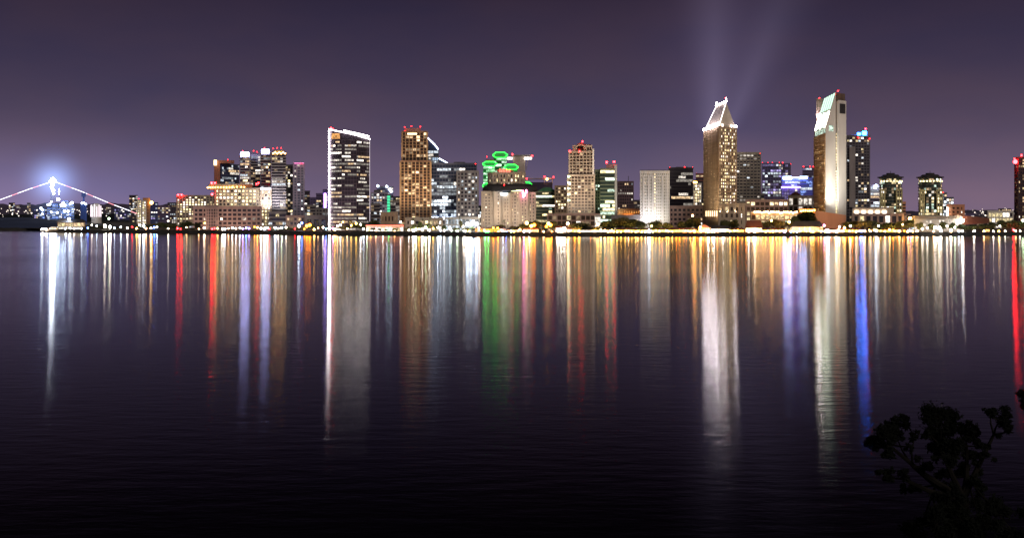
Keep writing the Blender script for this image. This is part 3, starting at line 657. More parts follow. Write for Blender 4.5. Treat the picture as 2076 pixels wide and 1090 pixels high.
# front face details: shaft, slit windows, dark square opening
uf = rv.normalized(); nf = Vector((uf.y, -uf.x)); nf = nf if nf.dot(-c_) > 0 else -nf; lf = rv.length; rzf = math.atan2(uf.y, uf.x)
def fb(t, z, w_, h, d, mat, name, o=0):
    p = c_+uf*lf*t+nf*(d/2+o); return MB().box((p.x, p.y, z), (w_, d, h), rzf).build(name, mat, r)
fb(.79, (GZ+zr-8)/2, lf*.42, zr-8-GZ, 2.2, white, 'shaft')
fb(.76, zr-4.5, lf*.42, 8.5, 1.4, wallmat("brown_cap", (.13, .09, .07)), 'cap')
fb(.79, Z(220, 1280), lf*.30, 10.5, .4, roofdark, 'opening', 2.25)
fb(.545, (GZ+zr)/2+20, 1.4, zr-GZ-44, .3, wallmat("brown_cap", (.13, .09, .07)), 'recess', .05)
fb(.28, Z(260, 1270), 8, 6, .3, wm('mint', 'mid'), 'top_window', .05)
for i in range(32): window(r, tuple((c_+uf*lf*.545+nf*.42).to_3d()+Vector((0, 0, GZ+9+i*3.1))), rzf, 1.5, 1.7, wm('yellow', 'hot' if random.random() < .8 else 'mid'))
MB().prism(foot(1655, 1668, 1338, 14), ze-5, Z(200, 1338)).build('stair_block', wallmat("brown_cap2", (.16, .11, .09)), r)
beacon(r, 1661, 199, 1338, .6, 8, 1); beacon(r, 1699, 185, 1276, .7, 10, 1)
pod = foot(1653, 1715, 1250, 12); q = new('podium', 'plain terracotta podium wall at the foot of the slanted white tower', pod)
MB().prism(pod, GZ, [Z(427, 1250), Z(436, 1250), Z(436, 1250), Z(427, 1250)]).build('wall', orange, q)
# dark grey tower with blue lights
t = tower('dark grey tower with bright blue boxes on its roof behind the slanted white tower', 1716, 1763, 277, 1420, name='apartment_tower', wall=wallmat("slate_band", (.12, .115, .135)), glass=glass_dark, fl=3.3, band=1.1, bout=.6, bay=3.6, pier=.8, lit=.17, pal=HOME+COOLH)
MB().prism(foot(1722, 1752, 1426, 12), Z(277, 1420)+1.7, Z(273, 1420)).build('penthouse', conc_dark, t)
bb = emit("blue_box", (.01, .16, 1), 75, True); MB().prism(foot(1748, 1757, 1421, 6), Z(275, 1420)+1, Z(266, 1420)).build('roof_light', bb, t)
MB().prism(foot(1738, 1745, 1421, 6), Z(275, 1420)+1, Z(269, 1420)).build('roof_light', bb, t)
beacon(t, 1755, 261, 1420, 1, 14); beacon(t, 1740, 279, 1418, .6, 8, 0); beacon(t, 1763, 281, 1418, .6, 8, 0)
MB().prism(foot(1722, 1734, 1417, 2), Z(420, 1417), Z(297, 1417)).build('frame', conc, t)
t = tower('pale low tower with white strips between dark grey tower and round towers', 1765, 1783, 378, 1600, wall=lav, glass=glass_blue, fl=4, band=1.5, bay=4, lit=.5, run=3, pal=COOLH)
MB().ball(tip(1776, 377, 1598), 2).build('roof_light', lamp('cool', 8), t)
# two rounded twin towers
def round_tower(label, px0, px1, top, D, lowpx0, lowpx1, lowtop):
    c = (px0+px1)/2; rad = (px1-px0)/2*D/F; pts = ngon(c, D+rad, rad, 14)
    r = new('apartment_tower', label, pts, 'rounded twin towers')
    section(r, pts, GZ, Z(top, D), wall=wallmat("bronze_band", (.13, .13, .10)), glass=glass_green, fl=3.4, band=1.0, bout=.7, bay=3.4, lit=.28, pal=HOME+GRN, cap=False)
    ctr = P(c, D+rad)
    MB().lathe(ctr, [(rad+2.4, Z(top, D)+.6), (rad+2.6, Z(top, D)+1.6), (rad*.85, Z(top, D)+2.2), (rad*.7, Z(top, D)+4.2), (rad*.4, Z(top, D)+4.4), (rad*.38, Z(top, D)+6)], 28).build('roof', roofdark, r)
    MB().tube((ctr[0], ctr[1], Z(top, D)+6), (ctr[0], ctr[1], Z(top, D)+8.5), .25).build('mast', metal, r)
    for i in range(9):
        a = math.pi*(1.12+.76*i/8); MB().box((ctr[0]+(rad+.8)*math.cos(a), ctr[1]+(rad+.8)*math.sin(a), Z(top+6, D)), (2.2, .5, 1.6), a+math.pi/2).build('top_floor_light', wm('yellow', 'hot'), r)
    for a, b in ((lowpx0, lowpx0+9), (lowpx1-12, lowpx1)):
        section(r, foot(a, b, D-3, 12), GZ, Z(lowtop, D), wall=wallmat("yellow_stucco", (.42, .38, .20)), glass=glass_dark, fl=3.4, band=1.2, bay=3, pier=1.1, pout=.5, lit=.30, pal=HOTEL)
    return r
round_tower('rounded dark tower with a wide flat black cap, nearest the dark grey tower', 1784, 1827, 361, 1330, 1785, 1829, 386)
round_tower('rounded dark tower with a flat black cap, standing alone right of its twin', 1863, 1908, 361, 1310, 1865, 1911, 387)
t = tower('narrow reddish tower peeking out right of the first rounded tower', 1829, 1836, 412, 1500, wall=orange, glass=glass_brown, fl=4, band=2, bay=3, lit=.3)
t = tower('slim blue-grey tower behind the second rounded tower', 1909, 1919, 393, 1500, wall=greyblue, glass=glass_blue, fl=4, band=1.4, bay=3, lit=.4, pal=COOLH); beacon(t, 1911, 390, 1500, 1.2)
t = tower('small blue-grey stepped block right of the slim blue-grey tower', 1919, 1933, 402, 1600, wall=greyblue, glass=glass_blue, fl=4, band=1.4, bay=3, lit=.4, pal=COOLH)
t = tower('low terracotta block with a white lit edge right of the rounded towers', 1920, 1955, 418, 1480, wall=orange, glass=glass_brown, fl=4.5, band=2.4, bay=6, pier=2.6, lit=.3, pal=HOTEL)
MB().prism(foot(1919, 1922, 1477, 2), GZ, Z(420, 1477)).build('light_edge', lamp('white', 3), t)
t = tower('low cream block with lit gallery near the right edge tower', 2003, 2054, 430, 1600, wall=white, glass=glass_dark, fl=5.5, band=2, bay=5, pier=1, lit=.7, pal=[('yellow', 'mid', 3), ('white', 'hot', 1)])
pts = corner(2057, 1340, 2064, 1318, 2112, 1340); r = new('apartment_tower', 'dark brown tower cut by the right edge with a red lamp on its corner', pts)
section(r, pts, GZ, Z(321, 1318), wall=wallmat("dark_brown", (.09, .05, .05)), glass=glass_dark, fl=3.5, band=1.2, bay=3.5, pier=.8, lit=.22, pal=HOME)
MB().prism(foot(2070, 2112, 1325, 16), Z(321, 1318)+1.7, Z(317, 1318)).build('penthouse', roofred, r)
MB().ball(tip(2058.5, 328, 1316), 2.4).build('corner_lamp', emit("lamp_redorange", (1, .010, .012), 70, True), r)
beacon(r, 2057, 322, 1318, .9, 16); beacon(r, 2071, 315, 1318, 1, 16)
# ------------------------------------------------------------------ low buildings behind the shore
t = tower('long dim plum-brown block with rows of dark windows left of the pointed tower', 1356, 1427, 421, 1345, 14, name='office_block', wall=rose, glass=glass_dark, fl=5, band=2.6, bay=5, pier=2, lit=.06)
MB().tube(tip(1406, 441, 1330), tip(1406, 428, 1330), .25).build('flagpole', white, t)
t = tower('tan hotel podium with square dark windows right of the pointed tower foot', 1457, 1510, 417, 1240, 14, name='podium', wall=cream, glass=glass_brown, fl=6, band=2.9, bay=6, pier=3, lit=.18, pal=HOTEL, pent=(1497, 1523, 411, cream))
t = tower('two-tier brown terrace block with a bright row of balcony lights', 1512, 1598, 408, 1320, 20, name='hotel', wall=rose, glass=glass_brown, fl=5, band=2.0, bay=5, pier=1.2, lit=.25, pal=HOTEL)
t2 = tower('lower tan terrace with a long strip of warm lamps along its parapet', 1522, 1620, 434, 1265, 16, name='podium', wall=tan, glass=glass_brown, fl=5, band=1.6, bay=5, pier=1.1, lit=.5, run=2, pal=[('yellow', 'mid', 3), ('mint', 'mid', 1)])
for i in range(24): MB().ball(tip(1530+i*3.7, 431+random.uniform(-2, 1), 1262), .85).build('parapet_lamp', lamp('warm', 9), t2)
t = tower('tan block with floodlit parapet between terrace and terracotta podium', 1620, 1654, 428, 1290, 16, name='podium', wall=orange, glass=glass_brown, fl=6, band=3, bay=7, pier=3, lit=.1, pal=HOTEL)
for i in range(7): MB().ball(tip(1624+i*4.5, 427+random.uniform(-1, 1), 1287), .8).build('parapet_lamp', lamp('yellow', 8), t)
pts = foot(1598, 1648, 1350, 20); r = new('pavilion', 'lit white pavilion with a pyramid roof on top of the brown terrace', pts)
section(r, pts, GZ, Z(400, 1350), wall=white, glass=glass_brown, fl=8, band=2, bay=6, pier=1.4, lit=.8, pal=[('white', 'mid', 2), ('yellow', 'hot', 1)])
MB().prism(foot(1600, 1626, 1348, 14), Z(400, 1350)+2.3, Z(397, 1350)).build('drum', white, r)
a, b, c, d_ = foot(1599, 1627, 1348, 16); ap = ((a[0]+c[0])/2, (a[1]+c[1])/2, Z(387.5, 1350)); m = MB(); m.v = [(*q, Z(397, 1350)+.1) for q in (a, b, c, d_)]+[ap]; m.f = [(0, 1, 4), (1, 2, 4), (2, 3, 4), (3, 0, 4), (3, 2, 1, 0)]; m.build('roof', roofred, r)
pts = foot(1728, 1832, 1275, 18); r = new('podium', 'long cream podium whose bays are lit from below by white uplights', pts)
section(r, pts, GZ, Z(436, 1275), wall=rose, glass=glass_dark, fl=7, band=1.8, bay=7.2, pier=2.2, lit=.1, pal=HOTEL)
MB().prism(foot(1729, 1812, 1278, 14), Z(436, 1275)+2.2, Z(421.5, 1275)).build('upper_wall', cream, r)
MB().prism(foot(1728, 1813, 1277, 16), Z(421.5, 1275)+.1, Z(420, 1275)).build('cornice', conc, r)
for i in range(5): MB().prism(foot(1733+i*14, 1741+i*14, 1276.6, .8), Z(434, 1275), Z(427, 1275)).build('uplight', lamp('white', 3), r)
pts = foot(1853, 1952, 1275, 20); r = new('event_hall', 'wide low hall with brightly lit white front and long sloping dark red roof end', pts)
MB().prism(pts, GZ, Z(443, 1275)).build('wall', white, r)
MB().prism(inflate(foot(1851, 1950, 1274, 22), .5), Z(443, 1275)+.1, Z(437.5, 1275)).build('roof', cream, r)
MB().prism(foot(1950.5, 2006, 1276, 22), [Z(456, 1275), Z(452, 1275), Z(452, 1275), Z(456, 1275)], [Z(436.5, 1275), Z(442, 1275), Z(442, 1275), Z(436.5, 1275)]).build('roof', roofred, r)
for i in range(26):
    x = 1857+i*3.7
    if random.random() < .9: window(r, tip(x, random.choice((449, 456, 463)), 1274.7), 0, 1.7, 3, wm('white', random.choice(('mid', 'hot', 'mid'))), 'window')
MB().ball(tip(1952, 447, 1270), 1.4).build('roof_light', lamp('white', 30), r)
MB().ball(tip(1845, 443, 1270), 1.8).build('roof_light', lamp('yellow', 14), r)
# shorefront pieces in the middle
t = tower('tan two-storey hall with small dark windows right of the white-edged tower', 772, 806, 435, 1330, 16, name='shore_hall', wall=tan, glass=glass_brown, fl=7, band=4, bay=4, pier=2, lit=.15)
t = tower('pale grey shed with a thin white roof line left of the white-edged tower', 618, 665, 441, 1400, 20, name='shore_hall', wall=conc, glass=glass_dark, fl=8, band=4, bay=8, pier=3, lit=.1, pal=HOTEL)
pts = foot(743, 818, 1290, 12); r = new('restaurant', 'low waterfront restaurant under a glowing red roof band', pts)
section(r, pts, GZ, Z(460, 1290), wall=white, glass=glass_brown, fl=5, band=.6, bay=4, pier=.7, lit=.8, run=2, pal=HOTEL)
MB().prism(foot(742, 818, 1288, 1), Z(458.3, 1288), Z(456.4, 1288)).build('neon_band', emit("neon_red", (1, .16, .10), 4, True), r)
t = tower('low white-lit plaza building with blue-white floodlit front', 902, 972, 443, 1310, 14, name='plaza_hall', wall=white, glass=glass_blue, fl=6, band=1.4, bay=4, pier=.8, lit=.7, run=1.5, pal=[('cool', 'mid', 3), ('cool', 'dim', 3), ('cool', 'hot', 1)])
t = tower('pale low block behind waterfront palms below the tall brown tower', 822, 898, 445, 1300, 12, name='shore_hall', wall=cream, glass=glass_dark, fl=6, band=3, bay=5, pier=2, lit=.25, pal=HOTEL)
t = tower('low lit parking block with floors of warm lamps under the tall cream condominium', 1110, 1216, 436, 1262+10, 14, name='parking_block', wall=rose, glass=glass_brown, fl=5, band=1.3, bay=5, pier=1, lit=.3, pal=HOME)
t = tower('bright white square kiosk block at the corner of the olive office', 1206, 1218, 439, 1262+6, 8, name='kiosk_block', wall=white, glass=wm('white', 'mid'), fl=9, band=1, bay=8, lit=0)
t = tower('pale flat-roofed block behind dark round trees under the white hotel', 1240, 1298, 441, 1330, 10, name='shore_hall', wall=conc, glass=glass_dark, fl=7, band=4, bay=6, pier=3, lit=.2, pal=HOTEL)

# clutter of low buildings filling between towers
CL = [(617, 628, 389, 1900, 'dark'), (628, 641, 402, 2000, 'violet'), (641, 656, 394, 1900, 'violet'), (655, 667, 386, 1850, 'violet'), (617, 640, 418, 1650, 'grey'), (640, 667, 424, 1600, 'grey'),
      (752, 770, 415, 1600, 'grey'), (797, 812, 400, 2000, 'dark'), (966, 978, 420, 1500, 'grey'), (1140, 1152, 390, 1700, 'grey'), (1284, 1299, 408, 1700, 'dark'), (1287, 1298, 420, 1500, 'grey'),
      (1402, 1412, 385, 1650, 'dark'), (1421, 1430, 372, 1600, 'dark'), (1540, 1549, 395, 1500, 'grey'), (1560, 1590, 402, 1500, 'violet'), (1646, 1656, 372, 1700, 'violet'), (1763, 1768, 388, 1700, 'grey'),
      (1830, 1846, 436, 1600, 'rose'), (1838, 1864, 444, 1400, 'rose'), (1950, 1975, 436, 1800, 'violet'), (1975, 1996, 439, 1900, 'dark'), (1996, 2020, 427, 3000, 'dark'), (2024, 2050, 424, 3100, 'dark'),
      (262, 279, 397, 3000, 'dark'), (305, 320, 412, 2500, 'blue'), (320, 345, 420, 2400, 'violet'), (340, 360, 412, 2600, 'dark'), (18, 30, 412, 3600, 'dark'), (30, 40, 416, 3600, 'violet'), (55, 62, 412, 3800, 'grey'),
      (215, 225, 420, 3400, 'grey'), (232, 262, 424, 3200, 'blue'), (125, 150, 420, 3200, 'blue'), (66, 98, 424, 3000, 'blue'), (382, 404, 438, 1600, 'rose'), (545, 580, 432, 1450, 'grey'), (580, 618, 440, 1420, 'rose')]
WC = dict(dark=('plum', wallmat("c_dark", (.06, .05, .07))), violet=('violet', wallmat("c_violet", (.12, .09, .20))), grey=('grey', conc), rose=('rose-brown', rose), blue=('deep blue', wallmat("c_blue", (.05, .08, .24))))
used = set()
def nearname(px):
    for lim, s in ((45, 'at the far left edge'), (100, 'left of the floodlit mast'), (160, 'right of the floodlit mast'), (240, 'near the white domed hall'), (300, 'behind the yellow striped blocks'), (362, 'left of the cream hotel wing'), (420, 'by the end of the cream hotel wing'), (580, 'under the banded towers'),
                   (618, 'under the lavender tower'), (640, 'just right of the lavender tower'), (668, 'just left of the white-edged tower'), (780, 'right of the white-edged tower'), (815, 'left of the tall brown tower'), (985, 'beside the ring-roofed cream hotel'), (1153, 'left of the tall cream condominium'),
                   (1300, 'between plum office and white hotel'), (1415, 'beside the small lantern tower'), (1432, 'against the pointed tower'), (1600, 'below the violet towers'), (1660, 'against the slanted white tower'), (1770, 'right of the dark grey tower'),
                   (1866, 'between the two rounded towers'), (1980, 'right of the terracotta block'), (2080, 'left of the right edge tower')):
        if px < lim: return s
for i, (a, b, top, D, k) in enumerate(CL):
    nm = nearname((a+b)/2); hgt = 'taller' if top < 400 else 'low' if top > 425 else 'mid-height'
    lb = '%s %s block with a few lit windows %s' % (hgt, WC[k][0], nm)
    if lb in used: lb = '%s, %s one' % (lb, 'nearer' if D < 2000 else 'farther')
    used.add(lb)
    t = tower(lb, a, b, top, D, 18, name='city_block', wall=WC[k][1], glass=glass_purple if k in ('violet', 'blue') else glass_dark, fl=4.2, band=1.8, bay=4.5, pier=1.4 if i % 2 else 0, lit=.28, run=1+i % 2, pal=COOLH+HOME if k != 'blue' else COOLH+VIO)
MB().prism(foot(657, 661, 1848, 3), GZ, Z(392, 1848)).build('light_edge', lamp('violet', 5), t)
# yellow-lit striped blocks and small bits on the far left shore
t = tower('small tower striped with bright warm floors at the end of the light string', 278, 287, 406, 2300, 14, name='striped_block', wall=white, glass=wm('yellow', 'mid'), fl=4.5, band=2.0, bay=4, pier=1.5, lit=.6, pal=HOTEL, beacons=((281, 403),))
t = tower('twin striped warm-lit block right beside the first striped block', 288, 296.5, 408, 2300, 14, name='striped_block', wall=white, glass=wm('yellow', 'mid'), fl=4.5, band=2.0, bay=4, pier=1.5, lit=.6, pal=HOTEL)
t = tower('plain brown slab rising behind the striped warm-lit blocks', 290, 304, 404, 2400, 14, name='brown_block', wall=brown, glass=glass_brown, fl=6, band=4, bay=6, pier=3, lit=.0, beacons=((296, 402),))
MB().ball(tip(307, 411, 2395), 3).build('roof_light', lamp('yellow', 14), t)
# white domed hall
c = P(195.5, 2600); domc = 0; r = thing('domed_hall', 'white floodlit hall with tall glowing columns on the far left shore', 'building', (c[0], c[1], GZ))
MB().lathe(c, [(11, GZ), (11, Z(418, 2600)), (8, Z(414, 2600)), (2, Z(412, 2600))], 18).build('wall', white, r)
for i in range(7):
    a = math.pi*(1.1+.8*i/6); x, y = c[0]+11.6*math.cos(a), c[1]+11.6*math.sin(a)
    MB().tube((x, y, GZ+14), (x, y, Z((417, 415, 419, 414, 419, 415, 417)[i], 2600)), .9).build('column_light', emit("dome_white", (1, .85, .95), 1.6, True), r)
# floodlit mast with strings of light
D = 2500
r = thing('floodlit_mast', 'tall mast crowned by a dazzling blue-white floodlight cluster', 'mast', (X(107, D), D, GZ))
m = MB()
for sx, sy in ((-1, -1), (1, -1), (1, 1), (-1, 1)): m.tube((X(107, D)+sx*6, D+sy*6, GZ), (X(107, D)+sx*1.6, D+sy*1.6, Z(364, D)), .6, .4)
for i in range(10):
    z = GZ+6+i*9; q = 6-4.4*(z-GZ)/(Z(364, D)-GZ)
    m.path([(X(107, D)-q, D-q, z), (X(107, D)+q, D-q, z), (X(107, D)+q, D+q, z), (X(107, D)-q, D+q, z), (X(107, D)-q, D-q, z)], .3, 4)
    m.tube((X(107, D)-q, D-q, z), (X(107, D)+q*.9, D-q*.9, z+9), .25)
m.build('lattice', metal, r)
mw = emit("mast_white", (.80, .88, 1), 75, True)
for q in ((107, 364, 4.2), (102.5, 368, 2.8), (111.5, 368, 2.8), (107, 373, 3.6), (105, 380, 3.2), (108, 386, 3), (109, 392, 2)): MB().ball(tip(q[0], q[1], D-7), q[2]).build('floodlight', mw, r)
for side, pe in ((-1, [(100, 370), (60, 383), (0, 405), (-120, 449)]), (1, [(113, 369), (165, 388), (225, 413), (278, 433)])):
    o = MB(); s_ = thing('light_string', 'string of white and pink lights running down %s of the floodlit mast' % ('to the left' if side < 0 else 'to the right'), 'light string', tip(pe[0][0], pe[0][1], D))
    full = []
    for (x0, y0), (x1, y1) in zip(pe, pe[1:]):
        nseg = max(2, int(abs(x1-x0)/6)); full += [(x0+(x1-x0)*i/nseg, y0+(y1-y0)*i/nseg) for i in range(nseg)]
    full.append(pe[-1])
    for i, (a, b) in enumerate(zip(full, full[1:])):
        hue = (1, .35, .42) if (i % 7) in (3, 4) else (.88, .85, 1)
        MB().tube(tip(a[0], a[1], D), tip(b[0], b[1], D), .55).build('lamp_run', emit("string_%s" % ('pink' if hue[1] < .5 else 'white'), hue, 2.2 if hue[1] < .5 else 3.5), s_)
# blue-lit container crane and ship works around the mast
r = thing('water_tower', 'dark, faintly self-glowing blue square tank on a slim tower under the right light string', 'water tower', (X(169, 2450), 2450, GZ))
nb_ = wallmat("navy_panel", (.05, .10, .35)); MB().prism(foot(165, 174, 2450, 9), Z(399, 2450), Z(391, 2450)).build('tank', emit("tank_blue_glow", (.05, .12, .5), .35), r)  # tank glows faintly; its blue light is put into the material
MB().prism(foot(168, 171.5, 2452, 4), GZ, Z(399, 2450)).build('shaft', nb_, r); MB().prism(foot(163, 176, 2455, 8), GZ, Z(412, 2450)).build('base_block', nb_, r)
for q in ((166, 412), (170, 411), (174, 414)): MB().ball(tip(q[0], q[1], 2440), 1.6).build('lamp', lamp('cool', 8), r)
r = thing('shipyard_block', 'stepped faintly self-glowing blue works below the floodlit mast with bright lamps', 'shipyard building', (X(125, 2480), 2480, GZ))
for a, b, tp in ((96, 105, 422), (106, 118, 414), (119, 124, 420), (125, 139, 408), (140.5, 150, 416), (80, 91, 424)):
    section(r, foot(a, b, 2480, 16), GZ, Z(tp, 2480), wall=wallmat("yard_panel", (.05, .09, .26)), glass=emit("yard_blue_glow", (.06, .13, .5), .10), fl=5, band=1.8, bay=5, lit=.14, pal=[('cool', 'mid', 2), ('blue', 'mid', 2)], cap=False)  # core glows faintly blue in place of cast light
for q in ((118, 404, 4), (101, 414, 2.4), (104, 409, 2), (97, 415, 2), (125, 416, 3.6), (131, 416, 3.2), (128, 411, 2.4), (146, 411, 3), (142, 414, 2), (131, 428, 2.8), (138, 428, 2.8), (104, 430, 2.2), (116, 431, 2.4), (83, 422, 2.4), (86, 426, 2.4), (86, 434, 2.2), (120, 388, 1.1), (120, 384, 1.0), (119.5, 393, 1.2)):
    MB().ball(tip(q[0], q[1], 2465), q[2]*.8).build('lamp', lamp('cool', 12), r)
MB().tube(tip(120, 408, 2470), tip(120, 383, 2470), .5).build('derrick', metal, r)
# pier pavilion
D = 1500
pts = foot(96, 175, D, 40); r = new('pier_pavilion', 'waterfront pavilion with a pale hipped roof and a bright lit deck over the water', pts)
MB().prism(foot(92, 168, D-14, 40), 1.6, 3.2).build('deck', cream, r)
pl = MB()
for i in range(13): pl.tube((X(94+i*6, D-13), D-13, -1), (X(94+i*6, D-13), D-13, 1.6), .5)
pl.build('pile', metal, r)
section(r, foot(100, 166, D-10, 20), 3.25, Z(461.5, D), wall=cream, glass=glass_brown, fl=5, band=.5, bay=3, pier=.5, lit=.6, run=1, pal=[('white', 'hot', 2), ('yellow', 'hot', 2), ('warm', 'mid', 1)], cap=False)
MB().prism(inflate(foot(104, 165, D-9, 20), .7), Z(461.5, D)+.5, Z(460, D)+.3).build('canopy', white, r)
section(r, foot(117, 172, D-4, 26), Z(459.5, D), Z(451, D), wall=brown, glass=glass_brown, fl=5, band=1, bay=5, pier=.6, lit=.8, pal=[('warm', 'mid', 2), ('yellow', 'mid', 2)], cap=False)
for a, b, tp in ((115, 146, 443), (142, 176, 444)):
    q = inflate(foot(a, b, D-4, 22), 1.2); ctr = (sum(p[0] for p in q)/4, sum(p[1] for p in q)/4); m = MB(); zb_ = Z(450.4, D)
    m.v = [(*p, zb_) for p in q]+[(ctr[0]-5, ctr[1], Z(tp, D)), (ctr[0]+5, ctr[1], Z(tp, D))]; m.f = [(0, 1, 5, 4), (1, 2, 5), (2, 3, 4, 5), (3, 0, 4), (3, 2, 1, 0)]; m.build('roof', conc if a < 120 else roofdark, r)
MB().prism(foot(137, 143, D-6, 5), Z(446, D), Z(441.5, D)).build('cupola_light', lamp('cool', 5), r)
for i in range(7): MB().ball(tip(84+i*1.5+(i > 3)*2, 465-(i % 2)*1.5, D-16), .8).build('deck_lamp', lamp('white', 10), r)
# long grey hull-like quay on the far left
q = MB(); cols = list(range(-200, 121, 8))
for p in cols:
    D0 = shore(min(p, 90))+6; tpz = 441+6*min(1, max(0, (p-60)/60))
    for dd, rr in ((0, 466), (30, 459), (90, 452), (200, tpz+3), (330, tpz)): q.v.append(tip(p, rr, D0+dd))
for i in range(len(cols)-1):
    for j in range(4): q.f.append((i*5+j, (i+1)*5+j, (i+1)*5+j+1, i*5+j+1))
struct(q.build('grass_bank', wallmat("navy_grass", (.05, .07, .15), scale=.01)))

# ------------------------------------------------------------------ trees
leafm = wallmat("leaf_dark", (.075, .085, .030), scale=1.2, var=.5)
leafo = wallmat("leaf_olive", (.12, .10, .030), scale=1.2, var=.5)
barkm = wallmat("bark", (.09, .065, .05), scale=2)
def leaves(clumps, n, size, rnd):
    m = MB(); V = m.v; Fc = m.f; tot = sum(c[3]**2 for c in clumps)
    for cx, cy, cz, cr, sz in clumps:
        for _ in range(max(8, int(n*cr*cr/tot))):
            d = Vector((rnd.gauss(0, 1), rnd.gauss(0, 1), rnd.gauss(0, 1))).normalized()*cr*rnd.random()**.42
            k = 1+.35*noise.noise(d*1.3+Vector((cx, cy, cz)))
            c = Vector((cx, cy, cz))+Vector((d.x*k, d.y*k, d.z*k*sz))
            a = Vector((rnd.gauss(0, 1), rnd.gauss(0, 1), rnd.gauss(0, 1))).normalized(); b = a.orthogonal().normalized(); s = size*rnd.uniform(.6, 1.4)
            i = len(V); V += [tuple(c-a*s), tuple(c+b*s*.6), tuple(c+a*s), tuple(c-b*s*.6)]; Fc.append((i, i+1, i+2, i+3))
    return m
def mesh_of(m, name, mat):
    me = bpy.data.meshes.new(name); me.from_pydata(m.v, [], m.f); me.materials.append(mat); return me
VAR = []
for k in range(4):
    rnd = random.Random(k+3); cl = []
    for i in range(7+k): a = rnd.uniform(0, 6.28); q = rnd.uniform(.5, 3.0); cl.append((q*math.cos(a), q*math.sin(a), rnd.uniform(4.2, 6.8)-q*.3, rnd.uniform(1.3, 2.3), .75))
    crown = mesh_of(leaves(cl, 2600, .34, rnd), 'crown', leafo if k % 2 else leafm)
    tk = MB(); tk.tube((0, 0, -.3), (.1, 0, 2.6), .32, .2)
    for c in cl[:6]: tk.tube((.1, 0, 2.4), (c[0]*.8, c[1]*.8, c[2]), .15, .05)
    VAR.append((crown, mesh_of(tk, 'trunk', barkm)))
PAL = []
for k in range(2):
    rnd = random.Random(k+30); m = MB()
    for i in range(22):
        a = i*2.4; up_ = rnd.uniform(-.3, 1.1); p = Vector((0, 0, 9)); dr = Vector((math.cos(a), math.sin(a), up_)).normalized(); prev = p; sd = Vector((-math.sin(a), math.cos(a), 0))
        for s in range(5):
            nx = prev+dr*.55; dr = (dr+Vector((0, 0, -.28))).normalized(); w0, w1 = .32*(1-s/6), .32*(1-(s+1)/6)
            i0 = len(m.v); m.v += [tuple(prev-sd*w0), tuple(prev+sd*w0), tuple(nx+sd*w1), tuple(nx-sd*w1)]; m.f.append((i0, i0+1, i0+2, i0+3)); prev = nx
    tk = MB().tube((0, 0, -.3), (.2, 0, 9), .28, .18); PAL.append((mesh_of(m, 'fronds', leafm), mesh_of(tk, 'trunk', barkm)))
def where(px):
    for lim, s in ((200, 'near the pier pavilion'), (300, 'below the white domed hall'), (392, 'below the long cream hotel wing'), (470, 'before the rose-brown block left half'), (550, 'before the rose-brown block right half'), (620, 'below the lavender tower'), (668, 'left of the white-edged tower foot'), (745, 'in front of the white-edged tower'),
                   (815, 'beside the red-banded restaurant'), (862, 'below the tall brown tower left side'), (905, 'below the tall brown tower right side'), (975, 'in front of the blue-white plaza'), (1040, 'below the ring-roofed hotel'), (1100, 'right of the amber huts'), (1150, 'left of the cream condominium'), (1205, 'below the cream condominium'),
                   (1260, 'below the olive office'), (1300, 'below the terracotta arcade'), (1360, 'below the floodlit white hotel'), (1427, 'left of the pointed tower'), (1480, 'under the pointed tower'), (1545, 'beside the gabled red-roof house'), (1600, 'below the long terrace of lamps'),
                   (1655, 'below the lit pavilion'), (1720, 'under the slanted white tower'), (1780, 'left below the uplit cream podium'), (1850, 'right below the uplit cream podium'), (1905, 'before the event hall left half'), (1955, 'before the event hall right half'), (2010, 'before the sloping red roof'), (2200, 'near the right edge tower')):
        if px < lim: return s
def tree(px, top, wpx, dd, kind='tree', shade=''):
    D = shore(px)+dd; h = Z(top, D)-GZ; wd = wpx*D/F
    if kind == 'palm':
        cr, tr = PAL[int(px) % 2]; o = thing('palm_tree', '', 'palm tree', (X(px, D), D, GZ-.05)); sc = (wd/5.0, wd/5.0, h/10.0); part = 'fronds'
        lb = 'palm tree %s' % where(px); gr = 'waterfront palms'
    else:
        cr, tr = VAR[int(px*7) % 4]; o = thing('shore_tree', '', 'tree', (X(px, D), D, GZ-.05)); sc = (wd/6.2, wd/6.2, h/7.3); part = 'crown'
        lb = '%s %s tree %s' % ('broad' if wpx > 24 else 'small' if wpx < 13 else 'rounded', shade or 'dark', where(px)); gr = 'waterfront trees'
    o['label'] = lb; o['group'] = gr
    for me, nm in ((cr, part), (tr, 'trunk')):
        c = bpy.data.objects.new(nm, me); COL.objects.link(c); c.parent = o; c.scale = sc; c.rotation_euler = (0, 0, random.uniform(0, 6.28)); c['_w'] = o['_w']
